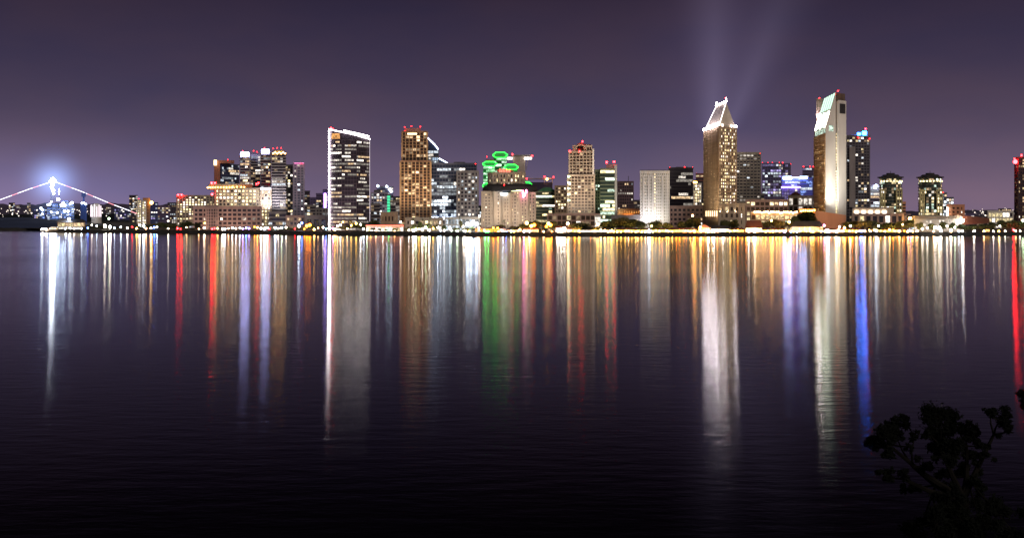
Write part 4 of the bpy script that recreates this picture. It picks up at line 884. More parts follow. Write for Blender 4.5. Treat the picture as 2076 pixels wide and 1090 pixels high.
for px, top, wpx, dd in [(1178, 452, 34, 12), (1205, 459, 18, 10), (1232, 449, 36, 22), (1255, 442, 44, 26), (1280, 446, 34, 22), (1300, 449, 28, 14), (1330, 449, 26, 14), (1352, 452, 18, 18), (1380, 450, 22, 24),
                         (1400, 444, 20, 30), (1413, 440, 16, 30), (1470, 448, 22, 30), (1488, 446, 20, 26), (1555, 449, 26, 22), (1575, 446, 26, 20), (1597, 448, 22, 22), (1612, 440, 24, 30), (1632, 431, 44, 34), (1662, 454, 20, 16),
                         (1718, 450, 22, 20), (1745, 446, 36, 20), (1770, 449, 28, 20), (1800, 452, 28, 18), (1822, 450, 20, 16), (1842, 447, 24, 20), (1866, 452, 14, 14), (1888, 454, 20, 14), (1912, 450, 14, 18), (1932, 452, 14, 16),
                         (1950, 455, 18, 14), (1972, 456, 24, 16), (1994, 455, 22, 16), (2012, 451, 20, 20), (2034, 448, 24, 20), (2058, 448, 24, 20), (2074, 452, 20, 16), (1062, 455, 20, 20), (1078, 451, 20, 30), (1088, 448, 18, 24), (1120, 450, 30, 22),
                         (1140, 455, 16, 24), (1015, 456, 16, 30), (1045, 458, 18, 24), (985, 460, 14, 30), (757, 461, 9, 8), (770, 463, 8, 8), (785, 463, 11, 8), (800, 463, 9, 8), (730, 452, 22, 24), (700, 458, 18, 22), (745, 458, 14, 26), (758, 446, 16, 40), (715, 448, 14, 30),
                         (590, 462, 20, 20), (610, 461, 16, 24), (630, 455, 18, 34), (652, 456, 12, 30), (560, 464, 16, 20), (540, 463, 16, 16), (505, 465, 22, 14), (470, 465, 14, 14), (440, 466, 14, 14), (400, 452, 14, 60), (378, 450, 22, 70),
                         (352, 455, 20, 60), (330, 452, 24, 70), (310, 456, 20, 80), (285, 458, 18, 80), (392, 462, 26, 20), (365, 463, 24, 20), (340, 464, 22, 20), (318, 465, 20, 16), (262, 462, 18, 60), (245, 464, 14, 40), (230, 460, 20, 90), (205, 458, 22, 120), (188, 461, 18, 80),
                         (840, 456, 12, 16), (868, 454, 14, 20), (883, 456, 12, 16), (900, 457, 12, 16), (925, 461, 12, 12), (945, 461, 12, 12), (958, 460, 10, 14), (825, 462, 10, 14), (935, 447, 8, 30), (852, 450, 10, 28)]:
    warm = 1100 < px < 1860 or 1040 < px < 1100
    tree(px, top, wpx, dd, shade='warmly lit' if warm else '')
for px, top, wpx, dd in [(1098, 433, 9, 10), (627, 443, 6, 20), (643, 446, 6, 20), (697, 449, 6, 16), (722, 447, 6, 16), (838, 441, 7, 14), (857, 443, 7, 14), (872, 439, 8, 12), (890, 446, 7, 12), (912, 443, 6, 12), (932, 438, 7, 14), (1022, 445, 8, 14), (967, 452, 6, 10), (688, 452, 6, 20), (1540, 446, 7, 14), (1712, 455, 7, 10)]:
    tree(px, top, wpx, dd, 'palm')

# ------------------------------------------------------------------ shorefront houses and lamps
def house(label, px0, px1, eave, ridge_, dd, wall=cream, roof=roofred, lit='yellow', glowst=5, gable=False, nwin=None, awn=True):
    eave -= 1.8; ridge_ -= 1.0; D = shore((px0+px1)/2)+dd; pts = foot(px0, px1, D, 9); r = new('shore_house', label, pts, 'waterfront village houses')
    ze, zr = Z(eave, D), Z(ridge_, D); MB().prism(pts, GZ, ze).build('wall', wall, r)
    a, b, c, d_ = [Vector((*p, ze+.05)) for p in inflate(pts, 1.0)]; m = MB()
    if gable:
        f1, f2 = (a+b)/2, (c+d_)/2; f1.z = f2.z = zr; m.v = [tuple(q) for q in (a, b, c, d_, f1, f2)]; m.f = [(0, 1, 4), (1, 2, 5, 4), (2, 3, 5), (3, 0, 4, 5), (3, 2, 1, 0)]
    else:
        f1, f2 = (a+d_)/2, (b+c)/2; s = (f2-f1)*.12; f1, f2 = f1+s, f2-s; f1.z = f2.z = zr; m.v = [tuple(q) for q in (a, b, c, d_, f1, f2)]; m.f = [(0, 1, 5, 4), (1, 2, 5), (2, 3, 4, 5), (3, 0, 4), (3, 2, 1, 0)]
    m.build('roof', roof, r)
    n = nwin or max(3, int((px1-px0)/5)); u = (Vector(pts[1])-Vector(pts[0])); rz = math.atan2(u.y, u.x); zz = (GZ+ze)/2+.2
    for i in range(n):
        p = Vector(pts[0])+u*((i+.5)/n); hgt = (ze-GZ)*random.uniform(.55, .75); wdt = u.length/n*random.uniform(.5, .85)
        MB().box((p.x, p.y-.15, zz), (wdt, .2, hgt), rz).build('window', emit('glow_%s_%d' % (lit, int(glowst)), LH[lit], 1.5+glowst*.3, True) if random.random() < .8 else emit('glow_white', LH['white'], 2.4, True), r)
    return r
H = [('long amber-lit hut row with orange glass fronts near the blue plaza', 963, 1000, 465, 461.5, 14, dict(lit='amber', glowst=4)),
     ('second amber-lit hut under two small orange lamps', 1001, 1025, 465, 461, 14, dict(lit='amber', glowst=4.5)),
     ('low dark-roofed shed with a dim warm front right of the amber huts', 1028, 1058, 467, 463, 20, dict(lit='warm', glowst=2, roof=roofdark)),
     ('warm-lit low stall left of the lone dark palm', 1062, 1092, 466.5, 462.5, 10, dict(lit='warm', glowst=5)),
     ('white tent-like hall glowing bright white right of the lone palm', 1127, 1148, 464, 459, 12, dict(lit='white', glowst=9, wall=white)),
     ('warm-lit cottage with red roof right of the white tent', 1149, 1176, 466, 461, 12, dict(lit='yellow', glowst=4)),
     ('long white arcade under a dark roof with many narrow lit bays', 1178, 1246, 468, 462.5, 6, dict(lit='white', glowst=5, roof=roofdark, nwin=22)),
     ('yellow-lit gallery right of the long white arcade', 1248, 1298, 467.5, 463, 10, dict(lit='yellow', glowst=9)),
     ('yellow-lit gallery with one cold white bay below the white hotel', 1300, 1350, 467.5, 463.5, 10, dict(lit='yellow', glowst=8)),
     ('long low gallery glowing yellow left of the pointed tower', 1352, 1412, 467.3, 462.5, 10, dict(lit='yellow', glowst=10)),
     ('small gabled porch facing the water at the pointed tower foot', 1416, 1440, 464, 455.5, 8, dict(gable=True, lit='yellow', glowst=7)),
     ('rose-fronted market hall with a very bright white front', 1441, 1478, 465.5, 458.5, 8, dict(lit='white', glowst=14, roof=roofdark)),
     ('dark-roofed stall glowing yellow left of the gabled house', 1482, 1508, 467.5, 463, 8, dict(lit='yellow', glowst=7)),
     ('gabled house with a steep red roof and bright white front', 1512, 1545, 463.5, 448, 8, dict(lit='white', glowst=15)),
     ('low gallery glowing yellow right of the gabled red-roof house', 1548, 1592, 467.5, 463.5, 8, dict(lit='yellow', glowst=12)),
     ('dark hipped-roof restaurant with two rows of small warm lights', 1605, 1668, 461, 449, 12, dict(lit='warm', glowst=5, roof=roofdark, nwin=18)),
     ('bright stall cluster right of the hipped-roof restaurant', 1672, 1712, 468, 464, 8, dict(lit='white', glowst=9)),
     ('warm-lit kiosk row left of the uplit podium', 1714, 1750, 468, 464, 8, dict(lit='yellow', glowst=6)),
     ('warm-lit kiosk row under trees below the uplit podium', 1776, 1826, 468, 464.5, 10, dict(lit='yellow', glowst=4)),
     ('small white-lit hut among the dark trees at far right', 1998, 2006, 466.5, 464, 10, dict(lit='yellow', glowst=8))]
for lb, a, b, e, rg, dd, kw in H: house(lb, a, b, e, rg, dd, **kw)

GLOBE = {}; POLE = MB().tube((0, 0, 0), (0, 0, 1), .12, .08).build('pole', metal); ALL.remove(POLE)
POLEM = POLE.data; bpy.data.objects.remove(POLE)
def street_lamp(px, row, rad, hue, st, dd=6, label=None, group=None):
    D = shore(px)+dd; z = Z(row, D); rad = rad*.72; key = (hue, st, round(rad, 1))
    o = thing('street_lamp', label, 'street lamp', (X(px, D), D, GZ), group)
    if key not in GLOBE:
        m = MB().ball((0, 0, 0), rad, 8); me = bpy.data.meshes.new('globe'); me.from_pydata(m.v, [], m.f); me.materials.append(lamp(hue, st)); me.shade_smooth(); GLOBE[key] = me
    g = bpy.data.objects.new('globe', GLOBE[key]); COL.objects.link(g); g.parent = o; g.location = (0, 0, max(.9, z-GZ))
    p = bpy.data.objects.new('pole', POLEM); COL.objects.link(p); p.parent = o; p.scale = (1, 1, max(.9, z-GZ))
HW = {'warm': 'warm', 'white': 'white', 'cool': 'blue-white', 'yellow': 'yellow', 'amber': 'amber', 'red': 'red', 'blue': 'blue', 'violet': 'violet', 'pink': 'pink', 'mint': 'greenish white', 'green': 'green'}
def lamps(lst, dd=6, desc=''):  # some coloured lamps are added to feed colour streaks on the water
    for px, row, rad, hue, st in lst:
        wv = where(px); lb = '%s %s pole lamp %s' % ('large' if rad > 1.25 else 'small', HW[hue], wv)
        street_lamp(px, row, rad, hue, st, dd+(int(px) % 4), lb, '%s lamps %s' % (HW[hue], wv))
lamps([(8, 461, 1.3, 'violet', 16), (17, 463, 1.4, 'white', 18), (28, 461, 1.3, 'pink', 10), (50, 462, 1.5, 'white', 22), (66, 461, 1.3, 'cool', 14), (85, 463, 1.3, 'white', 20), (95, 462, 1.6, 'cool', 24)], 60)
lamps([(108, 464, 1.6, 'white', 30), (118, 464, 1.6, 'cool', 30), (133, 464, 1.3, 'cool', 24), (142, 463, 1.3, 'white', 26), (150, 464, 1.2, 'white', 20), (165, 463, 1.2, 'cool', 22), (178, 462, 1.2, 'blue', 14),
       (186, 456, 1.1, 'white', 10), (196, 458, 1.1, 'cool', 10), (213, 458, 2.3, 'white', 34), (223, 460, 2.3, 'white', 34), (221, 443, 1.4, 'mint', 14), (232, 462, 1.1, 'cool', 14), (245, 460, 1.2, 'cool', 14), (258, 462, 1.2, 'white', 24),
       (268, 460, 1.1, 'red', 12), (277, 463, 1.3, 'yellow', 22), (283, 456, 1.6, 'white', 22), (291, 458, 1.9, 'cool', 22), (296, 463, 1.2, 'warm', 18), (306, 462, 1.2, 'white', 22), (313, 461, 1.3, 'blue', 30), (318, 460, 1.1, 'cool', 18), (341, 448, 1, 'white', 8), (341, 463, 1, 'white', 16)], 10)
lamps([(360, 463, 1.4, 'red', 26), (366, 464, 1.0, 'red', 20), (378, 461, 1.0, 'warm', 12), (403, 464, 1.0, 'warm', 10), (414, 462, 1.2, 'white', 20), (415, 452, 1.2, 'yellow', 8), (430, 464, 1.3, 'red', 30), (435, 463, 1.1, 'red', 24), (441, 463, 1.1, 'yellow', 18), (449, 444, 1.2, 'white', 10), (452, 464, 1.4, 'white', 34),
       (456, 464, 1.2, 'cool', 24), (463, 463, 1.0, 'warm', 18), (471, 462, 1.2, 'white', 20), (478, 463, 1.1, 'white', 24), (486, 462, 1.0, 'cool', 26), (492, 463, 1.2, 'violet', 30), (499, 462, 1.2, 'blue', 34), (505, 463, 1.1, 'violet', 16), (516, 460, 1.1, 'amber', 16), (522, 461, 1.2, 'yellow', 20), (529, 463, 1.4, 'white', 34), (536, 463, 1.5, 'cool', 40),
       (542, 462, 1.2, 'white', 20), (546, 464, 1.1, 'red', 22), (558, 462, 1.6, 'cool', 22), (564, 463, 1.0, 'white', 16), (571, 462, 1.2, 'mint', 18), (580, 461, 1.2, 'white', 10), (598, 464, 1.0, 'red', 10), (606, 458, 2.0, 'cool', 26), (612, 452, 1.6, 'blue', 12), (617, 464, 1.0, 'amber', 14), (622, 458, 2.2, 'amber', 10), (628, 456, 2.2, 'amber', 10),
       (637, 465, 1.5, 'yellow', 16), (645, 462, 1.0, 'warm', 8), (655, 461, 1.2, 'white', 12), (661, 464, 1.0, 'blue', 20), (668, 462, 1.7, 'white', 60), (675, 463, 1.2, 'pink', 24), (679, 465, 1.9, 'yellow', 16), (684, 458, 1.4, 'warm', 14)], 8)
lamps([(690, 456, 1.4, 'white', 12), (695, 450, 1.2, 'yellow', 10), (704, 463, 1.0, 'warm', 18), (712, 457, 1.2, 'yellow', 10), (722, 453, 1.4, 'yellow', 10), (731, 455, 1.2, 'white', 22), (737, 464, 1.0, 'cool', 26), (744, 466, 1.0, 'mint', 16), (752, 466, 1.0, 'yellow', 12), (762, 467, 1.0, 'warm', 10), (776, 466, 1.0, 'white', 16), (788, 466, 1.1, 'green', 14), (800, 467, 1.0, 'warm', 10),
       (812, 450, 1.3, 'white', 10), (829, 466, 1.1, 'white', 14), (838, 467, 1.6, 'white', 34), (843, 465, 1.6, 'mint', 18), (849, 464, 1.2, 'yellow', 14), (856, 465, 1.8, 'white', 22), (863, 461, 1.7, 'mint', 18), (870, 466, 1.7, 'white', 30), (878, 463, 1.1, 'yellow', 12), (888, 461, 1.2, 'cool', 44), (893, 467, 1.0, 'cool', 20), (901, 467, 1.2, 'white', 12), (912, 462, 1.4, 'cool', 14), (915, 467, 1.1, 'mint', 10), (927, 468, 1.6, 'mint', 16),
       (939, 459, 1.2, 'white', 10), (942, 468, 1.8, 'white', 24), (948, 454, 2.4, 'cool', 30), (955, 455, 2.0, 'cool', 34), (966, 454, 2.2, 'cool', 34), (960, 448, 1.4, 'cool', 16), (972, 438, 1.4, 'white', 20)], 8)
lamps([(951, 473, 1.5, 'yellow', 12), (971, 462, 1.2, 'warm', 12), (984, 470, 1.0, 'green', 40), (990, 470, 1.1, 'green', 44), (1000, 462, 1.3, 'amber', 12), (1009, 462, 1.3, 'amber', 12), (1010, 472, 1.0, 'yellow', 14), (1020, 471, 1.2, 'cool', 40), (1026, 470, 1.0, 'blue', 30), (1036, 470, 1.0, 'mint', 30), (1042, 471, 1.0, 'yellow', 22), (1054, 465, 1.2, 'warm', 12), (1062, 470, 1.1, 'pink', 34), (1068, 452, 2.2, 'yellow', 12), (1073, 470, 1.1, 'white', 30),
       (1077, 458, 2.0, 'yellow', 9), (1083, 456, 2.2, 'amber', 10), (1112, 453, 2.0, 'yellow', 12), (1116, 456, 2.2, 'amber', 11), (1108, 459, 1.8, 'amber', 9), (1102, 470, 1.0, 'warm', 16), (1119, 471, 1.0, 'amber', 30), (1131, 468, 2.0, 'white', 14), (1138, 465, 2.3, 'white', 14), (1144, 463, 2.0, 'white', 12), (1151, 453, 1.9, 'warm', 16), (1153, 470, 1.2, 'yellow', 16), (1165, 471, 1.2, 'amber', 26), (1174, 469, 1.8, 'yellow', 12)], 5)
l2 = []
rnd = random.Random(5)
for px in range(1182, 1720, 7):
    bright = 1.6 if 1340 < px < 1600 else 1.0
    hue = rnd.choice(('yellow', 'yellow', 'yellow', 'amber', 'warm', 'amber'))
    l2.append((px+rnd.uniform(-2, 2), rnd.uniform(467, 471), rnd.choice((.8, 1.0, 1.0, 1.3)), hue, rnd.choice((6, 10, 16, 24))))
l2 += [(1212, 455, 1.9, 'yellow', 12), (1218, 466, 1.1, 'yellow', 40), (1226, 467, 1.1, 'warm', 34), (1240, 467, 1.1, 'yellow', 34), (1316, 468, 2.0, 'cool', 20), (1321, 458, 1.2, 'yellow', 12), (1408, 469, 1.4, 'amber', 60), (1404, 437, 1.4, 'warm', 14), (1420, 460, 1.6, 'yellow', 14), (1436, 468, 1.5, 'white', 40), (1447, 469, 1.6, 'white', 40), (1466, 469, 1.5, 'white', 26), (1480, 469, 1.3, 'yellow', 30), (1564, 447, 1.4, 'yellow', 16), (1600, 450, 1.7, 'yellow', 22),
       (1530, 469, 1.6, 'white', 26), (1518, 468, 1.5, 'white', 24), (1590, 470, 1.3, 'violet', 40), (1603, 470, 1.2, 'blue', 44), (1616, 470, 1.2, 'cool', 34), (1622, 474, 1.5, 'yellow', 14), (1648, 474, 1.5, 'yellow', 14), (1671, 457, 1.3, 'pink', 14), (1678, 468, 2.6, 'cool', 26), (1700, 467, 1.9, 'yellow', 18), (1712, 462, 1.6, 'yellow', 16), (1702, 460, 1.3, 'white', 12), (1696, 470, 1.6, 'white', 40)]
lamps(l2, 4)
l3 = []
for px in range(1722, 1856, 8): l3.append((px+rnd.uniform(-2, 2), rnd.uniform(465, 470), rnd.choice((.8, 1.0, 1.4)), rnd.choice(('yellow', 'yellow', 'warm', 'amber')), rnd.choice((8, 12, 20))))
for px in (1736, 1765, 1794, 1823, 1858, 1893, 1928): l3.append((px, 473.5, 1.2, 'warm', 20))
l3 += [(1745, 468, 1.1, 'blue', 50), (1750, 468, 1.0, 'blue', 40), (1724, 458, 1.3, 'white', 14), (1781, 458, 1.3, 'white', 12), (1830, 455, 1.2, 'warm', 8), (1776, 468, 1.2, 'cool', 22), (1846, 468, 1.1, 'pink', 20), (1860, 468, 1.2, 'warm', 12), (1870, 464, 1.6, 'white', 12), (1880, 462, 1.4, 'white', 12), (1896, 461, 2.0, 'white', 14), (1904, 462, 2.4, 'white', 12), (1908, 468, 1.4, 'white', 18), (1920, 458, 1.4, 'white', 10), (1928, 466, 1.7, 'white', 16),
       (1936, 461, 1.2, 'mint', 12), (1951, 447, 1.4, 'cool', 30), (1951, 470, 1.1, 'white', 46), (1944, 471, 1.0, 'cool', 12), (1975, 472, 1.6, 'white', 18), (1995, 471, 1.2, 'warm', 16), (2014, 472, 1.0, 'white', 16), (2025, 472, 1.2, 'yellow', 14), (2027, 458, 1.2, 'white', 8), (2038, 471, 1.0, 'white', 12), (2059, 471, 1.2, 'warm', 16), (2055, 466, 1.3, 'red', 40), (2074, 447, 1.6, 'mint', 10), (2068, 468, 1.0, 'white', 14)]
lamps(l3, 4)

# faint lights of houses far away on the hills
m = MB(); rnd = random.Random(11)
for i in range(420):
    px = rnd.choice((rnd.uniform(-60, 360), rnd.uniform(-60, 360), rnd.uniform(600, 668), rnd.uniform(1905, 2070), rnd.uniform(-60, 1100))); D = rnd.uniform(3000, 3290) if rnd.random() < .5 else 4800
    if 600 < px < 668: D = 2300
    m.ball(tip(px, rnd.triangular(420, 441, 434), D), rnd.uniform(.6, 1.8), 5)
o = m.build('distant_lights', emit("far_lights", (1, .85, .72), 2.4)); o['kind'] = 'stuff'; o['label'] = 'tiny scattered lights of houses on the far hills'; o['category'] = 'lights'

# ------------------------------------------------------------------ spot lights: facade washes, and unseen fill spots added to brighten walls and trees
def spot(px, D, z, tgt, energy, col, ang=70, size=1.5, blend=1):  # many spots under this name are unseen fill, not real floodlights
    l = bpy.data.lights.new('floodlight', 'SPOT'); l.energy = energy; l.color = col; l.spot_size = math.radians(ang); l.spot_blend = blend; l.shadow_soft_size = size  # name also covers the unseen added fill spots
    o = bpy.data.objects.new('floodlight', l); COL.objects.link(o); p = Vector((X(px, D), D, z)); o.location = p  # object name likewise covers unseen fill
    o.rotation_euler = (Vector(tgt)-p).to_track_quat('-Z', 'Y').to_euler(); return o
for px in (1302, 1309, 1316, 1323, 1330): spot(px, 1312, 5, tip(px, 425, 1331), 14000, (1, .95, 1), 95)
for px in (1340, 1352): spot(px, 1312, 5, tip(px, 415, 1331), 8000, (1, .92, .75), 95)
# white slanted tower front face, lit from the podium, with a far set added as fill
for px in (1677, 1682, 1687, 1692): spot(px, 1249, 31, tip(px+1, 375, 1270), 11000, (1, .98, .88), 100); spot(px, 1215, 14, tip(px, 330, 1270), 42000, (1, .96, .84), 50)
for px in (1698, 1703, 1709): spot(px, 1249, 28, tip(px, 370, 1284), 19000, (1, .98, .92), 95); spot(px, 1215, 14, tip(px, 330, 1284), 60000, (1, .96, .86), 50)
for px in (1416, 1424, 1434): spot(px, 1236, 8, tip(px+16, 350, 1300), 60000, (1, .78, .48), 80)
for px in (1460, 1475, 1490): spot(px, 1240, 24, tip(px, 330, 1275), 60000, (1, .82, .55), 70)
for px in (1155, 1178, 1200): spot(px, 1230, 24, tip(px, 355, 1291), 90000, (1, .8, .62), 80)  # unseen fill added to brighten the cream condominium
for px in (820, 842, 866): spot(px, 1280, 21, tip(px, 355, 1330), 75000, (1, .72, .45), 80)  # unseen fill added to brighten the brown tower
for px in (985, 1010, 1045, 1075): spot(px, 1270, 8, tip(px, 425, 1300), 30000, (1, .82, .66), 90)
for px in (1211, 1245): spot(px, 1380, 5, tip(px, 390, 1400), 40000, (.85, 1, .62), 80)
for px in (992, 1014, 1036, 1064): spot(px, 1409, Z(374, 1409), tip(px, 338, 1440), 60000, (.03, 1, .18), 100)  # unseen green spots added to spread the neon's wash over the towers
for px in (495, 538, 565): spot(px, 1478, 30, tip(px, 350, 1545), 60000, (1, .95, 1), 90)  # unseen cold spots added to brighten the banded towers
for px in (680, 710, 738): spot(px, 1296, 6, tip(px, 380, 1325), 26000, (1, .84, .95), 90)  # unseen fill added on the white-edged tower
for px in range(1062, 1870, 36): spot(px, shore(px)+3, 4.6, tip(px, 446, shore(px)+34), 22000, (1, .58, .18), 125)  # unseen warm spots added to light the shore trees
spot(1248, 1412, 5, tip(1248, 380, 1428), 40000, (1, .9, .7), 40)
for px in (440, 465, 490, 515): spot(px, 1468, 33, tip(px, 400, 1500), 12000, (1, .9, .7), 90)
for px in (1660, 1690): spot(px, 1228, 6, tip(px, 440, 1250), 2500, (1, .7, .45), 110)
for px in (410, 450, 490): spot(px, 1428, 4, tip(px, 440, 1450), 14000, (1, .65, .5), 110)  # unseen fill added to lighten the rose-brown block

# ------------------------------------------------------------------ searchlight shafts above the pointed tower, built as self-glowing cones with no lamp behind
def shaft(name, label, p0, p1, r0, r1, st):
    a, b = Vector(p0), Vector(p1); ln = (b-a).length
    m = MB().tube((0, 0, 0), (0, 0, ln), r0, r1, 24); me = bpy.data.meshes.new(name); me.from_pydata(m.v, [], m.f)
    mt = bpy.data.materials.new(name); mt.use_nodes = True; t = mt.node_tree; n = t.nodes; l = t.links
    for q in list(n): n.remove(q)
    o_ = n.new("ShaderNodeOutputMaterial"); e = n.new("ShaderNodeEmission"); e.inputs[0].default_value = (.72, .62, 1, 1); l.new(e.outputs[0], o_.inputs['Volume'])
    tcn = n.new("ShaderNodeTexCoord"); sp = n.new("ShaderNodeSeparateXYZ"); l.new(tcn.outputs['Object'], sp.inputs[0])
    f = n.new("ShaderNodeMath"); f.operation = 'MULTIPLY_ADD'; f.inputs[1].default_value = -1/ln; f.inputs[2].default_value = 1; l.new(sp.outputs[2], f.inputs[0])
    rad = n.new("ShaderNodeMath"); rad.operation = 'MULTIPLY_ADD'; rad.inputs[1].default_value = (r1-r0)/ln; rad.inputs[2].default_value = r0; l.new(sp.outputs[2], rad.inputs[0])
    cx = n.new("ShaderNodeCombineXYZ"); l.new(sp.outputs[0], cx.inputs[0]); l.new(sp.outputs[1], cx.inputs[1])
    ln_ = n.new("ShaderNodeVectorMath"); ln_.operation = 'LENGTH'; l.new(cx.outputs[0], ln_.inputs[0])
    dv = n.new("ShaderNodeMath"); dv.operation = 'DIVIDE'; l.new(ln_.outputs['Value'], dv.inputs[0]); l.new(rad.outputs[0], dv.inputs[1])
    om = n.new("ShaderNodeMath"); om.operation = 'SUBTRACT'; om.use_clamp = True; om.inputs[0].default_value = 1; l.new(dv.outputs[0], om.inputs[1])
    pw = n.new("ShaderNodeMath"); pw.operation = 'POWER'; pw.inputs[1].default_value = 2.0; l.new(om.outputs[0], pw.inputs[0])
    # brightness thins out as the shaft widens and climbs
    w1 = n.new("ShaderNodeMath"); w1.operation = 'DIVIDE'; w1.inputs[0].default_value = r0*st; l.new(rad.outputs[0], w1.inputs[1])
    mu = n.new("ShaderNodeMath"); mu.operation = 'MULTIPLY'; l.new(w1.outputs[0], mu.inputs[0]); l.new(pw.outputs[0], mu.inputs[1])
    m2 = n.new("ShaderNodeMath"); m2.operation = 'MULTIPLY'; l.new(mu.outputs[0], m2.inputs[0]); l.new(f.outputs[0], m2.inputs[1])
    l.new(m2.outputs[0], e.inputs[1]); me.materials.append(mt); mt.cycles.emission_sampling = 'NONE'
    o = bpy.data.objects.new(name, me); COL.objects.link(o); o.location = a; o.rotation_euler = (b-a).to_track_quat('Z', 'Y').to_euler()
    o['kind'] = 'stuff'; o['label'] = label; o['category'] = 'light beam'
shaft('beam_glow_cone', 'faint violet glow cone put in for a light beam, rising straight above the left side of the pointed tower', tip(1446, 262, 1285), tip(1450, -200, 1285), 26, 80, .0042)
shaft('beam_glow_cone', 'faint violet glow cone put in for a light beam, leaning right from the pointed tower', tip(1480, 256, 1290), tip(1665, -200, 1290), 15, 100, .0050)

def halo_ball(name, label, c, r, col, st):  # self-glowing ball put in for the bloom around the mast lamps
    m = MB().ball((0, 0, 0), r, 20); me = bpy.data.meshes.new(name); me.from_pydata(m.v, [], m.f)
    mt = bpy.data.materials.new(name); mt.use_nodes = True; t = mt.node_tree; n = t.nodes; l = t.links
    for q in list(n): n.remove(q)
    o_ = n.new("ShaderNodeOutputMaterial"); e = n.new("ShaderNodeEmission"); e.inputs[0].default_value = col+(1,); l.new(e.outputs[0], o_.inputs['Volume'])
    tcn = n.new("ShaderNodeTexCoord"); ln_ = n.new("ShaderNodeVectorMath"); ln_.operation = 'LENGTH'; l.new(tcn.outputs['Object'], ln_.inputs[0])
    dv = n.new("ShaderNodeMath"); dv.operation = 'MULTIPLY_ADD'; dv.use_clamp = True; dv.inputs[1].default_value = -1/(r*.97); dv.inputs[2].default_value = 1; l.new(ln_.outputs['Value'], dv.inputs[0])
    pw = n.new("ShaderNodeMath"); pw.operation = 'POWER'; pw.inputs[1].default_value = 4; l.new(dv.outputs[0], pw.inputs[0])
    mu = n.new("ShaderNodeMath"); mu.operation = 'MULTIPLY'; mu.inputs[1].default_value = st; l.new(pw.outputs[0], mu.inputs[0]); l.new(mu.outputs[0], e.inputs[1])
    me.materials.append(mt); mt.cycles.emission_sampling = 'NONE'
    o = bpy.data.objects.new(name, me); COL.objects.link(o); o.location = c; o['kind'] = 'stuff'; o['label'] = label; o['category'] = 'glow halo'
halo_ball('glow_halo', 'blue halo of glare added around the head of the floodlit mast', tip(107, 368, 2493), 110, (.32, .48, 1), .026)
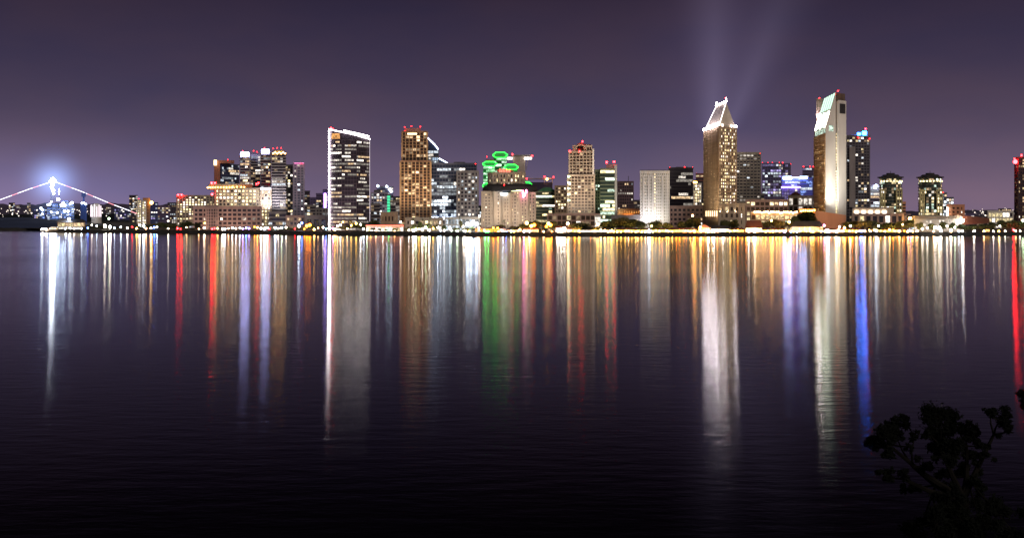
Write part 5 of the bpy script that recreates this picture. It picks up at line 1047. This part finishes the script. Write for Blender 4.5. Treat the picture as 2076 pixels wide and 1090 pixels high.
# ------------------------------------------------------------------ near bank and the dark trees in the lower right corner
bank = MB(); cols = list(range(-60, 61, 2))
for x in cols:
    for y, z in ((-40, 3.4), (30, 2.6), (50, 2), (58+1.2*noise.noise(Vector((x*.2, 0, 0))), 1.2), (62+1.5*noise.noise(Vector((x*.2, 7, 0))), -.4)): bank.v.append((x, y, z))
for i in range(len(cols)-1):
    for j in range(4): bank.f.append((i*5+j, (i+1)*5+j, (i+1)*5+j+1, i*5+j+1))
struct(bank.build('near_bank', wallmat("near_soil", (.012, .012, .010), spec=0)))
nleaf = wallmat("night_leaf", (.007, .008, .007), var=.3, scale=2, spec=0)
def near_tree(label, clumps, base_px, D, hub_row, limbs, n):
    bx, by = P(base_px, D); bz = 2.2; r = thing('coastal_tree', label, 'tree', (bx, by, bz)); rnd = random.Random(len(clumps))
    V = []; Fc = []; pts = []
    tot = sum(c[2]**2 for c in clumps)
    for px, row, rp in clumps:
        dd = D+rnd.uniform(-2, 2); rr = rp/F*dd; pts.append((Vector(tip(px, row, dd)), rr))
        subs = [(Vector((rnd.gauss(0, .5), rnd.gauss(0, .6), rnd.gauss(0, .42)))*rr, rr*rnd.uniform(.3, .6)) for _ in range(7)]
        for _ in range(int(n*rp*rp/tot)):
            sc, sr = rnd.choice(subs); c = pts[-1][0]+sc+Vector((rnd.gauss(0, .42), rnd.gauss(0, .42), rnd.gauss(0, .36)))*sr
            a = Vector((rnd.gauss(0, 1), rnd.gauss(0, 1), rnd.gauss(0, 1))).normalized(); b = a.orthogonal().normalized(); s = .034*D/22*rnd.uniform(.6, 1.5); i = len(V)
            V += [tuple(c-a*s), tuple(c+b*s*.45), tuple(c+a*s), tuple(c-b*s*.45)]; Fc.append((i, i+1, i+2, i+3))
    m = MB(); m.v = V; m.f = Fc; m.build('crown', nleaf, r)
    tk = MB(); hub = Vector(tip(base_px-12, hub_row, D)); tk.path([(bx, by, bz-.4), tuple(Vector((bx+.1, by, bz)).lerp(hub, .5)), tuple(hub)], .2, 8)
    ends = []
    for lx, ly in limbs:
        e = Vector(tip(lx, ly, D+rnd.uniform(-.8, .8))); md = hub.lerp(e, .5)+Vector((rnd.uniform(-.1, .1), 0, -.10)); tk.tube(tuple(hub), tuple(md), .12, .09); tk.tube(tuple(md), tuple(e), .09, .05); ends += [md, e]
    for p, rr in pts:
        src = min(ends, key=lambda q: (q-p).length); md = src.lerp(p, .5)+Vector((rnd.uniform(-.06, .06), rnd.uniform(-.06, .06), -.03)); tk.tube(tuple(src), tuple(md), .045, .032, 5); tk.tube(tuple(md), tuple(p), .032, .016, 5)
        for _ in range(12):
            d = Vector((rnd.gauss(0, 1), rnd.gauss(0, 1), rnd.gauss(.3, .8))).normalized()*rr*rnd.uniform(.6, 1.1); tk.tube(tuple(p+d*.1), tuple(p+d), .013, .006, 3)
    tk.build('trunk', wallmat("night_bark", (.012, .011, .010), spec=0), r)
near_tree('black silhouette of a spreading coastal tree against the dark water at lower right',
          [(1790, 881, 30), (1774, 895, 18), (1828, 852, 18), (1812, 862, 14), (1854, 884, 11), (1905, 849, 31), (1935, 858, 28), (1960, 872, 20), (1976, 880, 18), (1986, 904, 13), (1896, 913, 22), (1940, 915, 28), (1967, 925, 16),
           (2027, 850, 23), (2043, 872, 14), (2008, 835, 9), (1803, 965, 18), (1835, 962, 12), (1800, 920, 16), (1845, 905, 8), (1870, 945, 16), (1905, 965, 20), (1955, 958, 20), (1920, 935, 18), (1780, 905, 14), (1815, 880, 16), (1880, 870, 16), (1915, 880, 24), (1995, 925, 12), (1850, 985, 16), (1925, 1005, 24), (1985, 985, 18), (1940, 1035, 34), (1985, 1050, 34), (1900, 1058, 30), (2025, 1045, 30), (1960, 1085, 44), (1860, 1080, 28), (2060, 1085, 34)], 1965, 42, 1010, [(1850, 945), (1800, 900), (1905, 900), (1960, 910), (2015, 880), (1830, 970)], 42000)
near_tree('second dark tree whose few leaves just enter at the right edge', [(2070, 798, 9), (2075, 822, 8), (2090, 815, 18), (2100, 850, 24), (2120, 880, 30)], 2150, 44, 960, [(2090, 850), (2130, 880)], 5000)
flush_windows()
ORD = ['first', 'second', 'third', 'fourth', 'fifth', 'sixth', 'seventh', 'eighth', 'ninth', 'tenth', 'eleventh', 'twelfth']
same = {}
for o in bpy.data.objects:
    if o.parent is None and 'label' in o and o.name.startswith(('street_lamp', 'shore_tree', 'palm_tree')): same.setdefault(o['label'], []).append(o)
for lb, lst in same.items():
    if len(lst) > 1:
        lst.sort(key=lambda o: o.location.x/o.location.y)
        for i, o in enumerate(lst): o['label'] = '%s, %s from left' % (lb, ORD[min(i, 11)])
for o in bpy.data.objects:
    if '_w' in o: del o['_w']
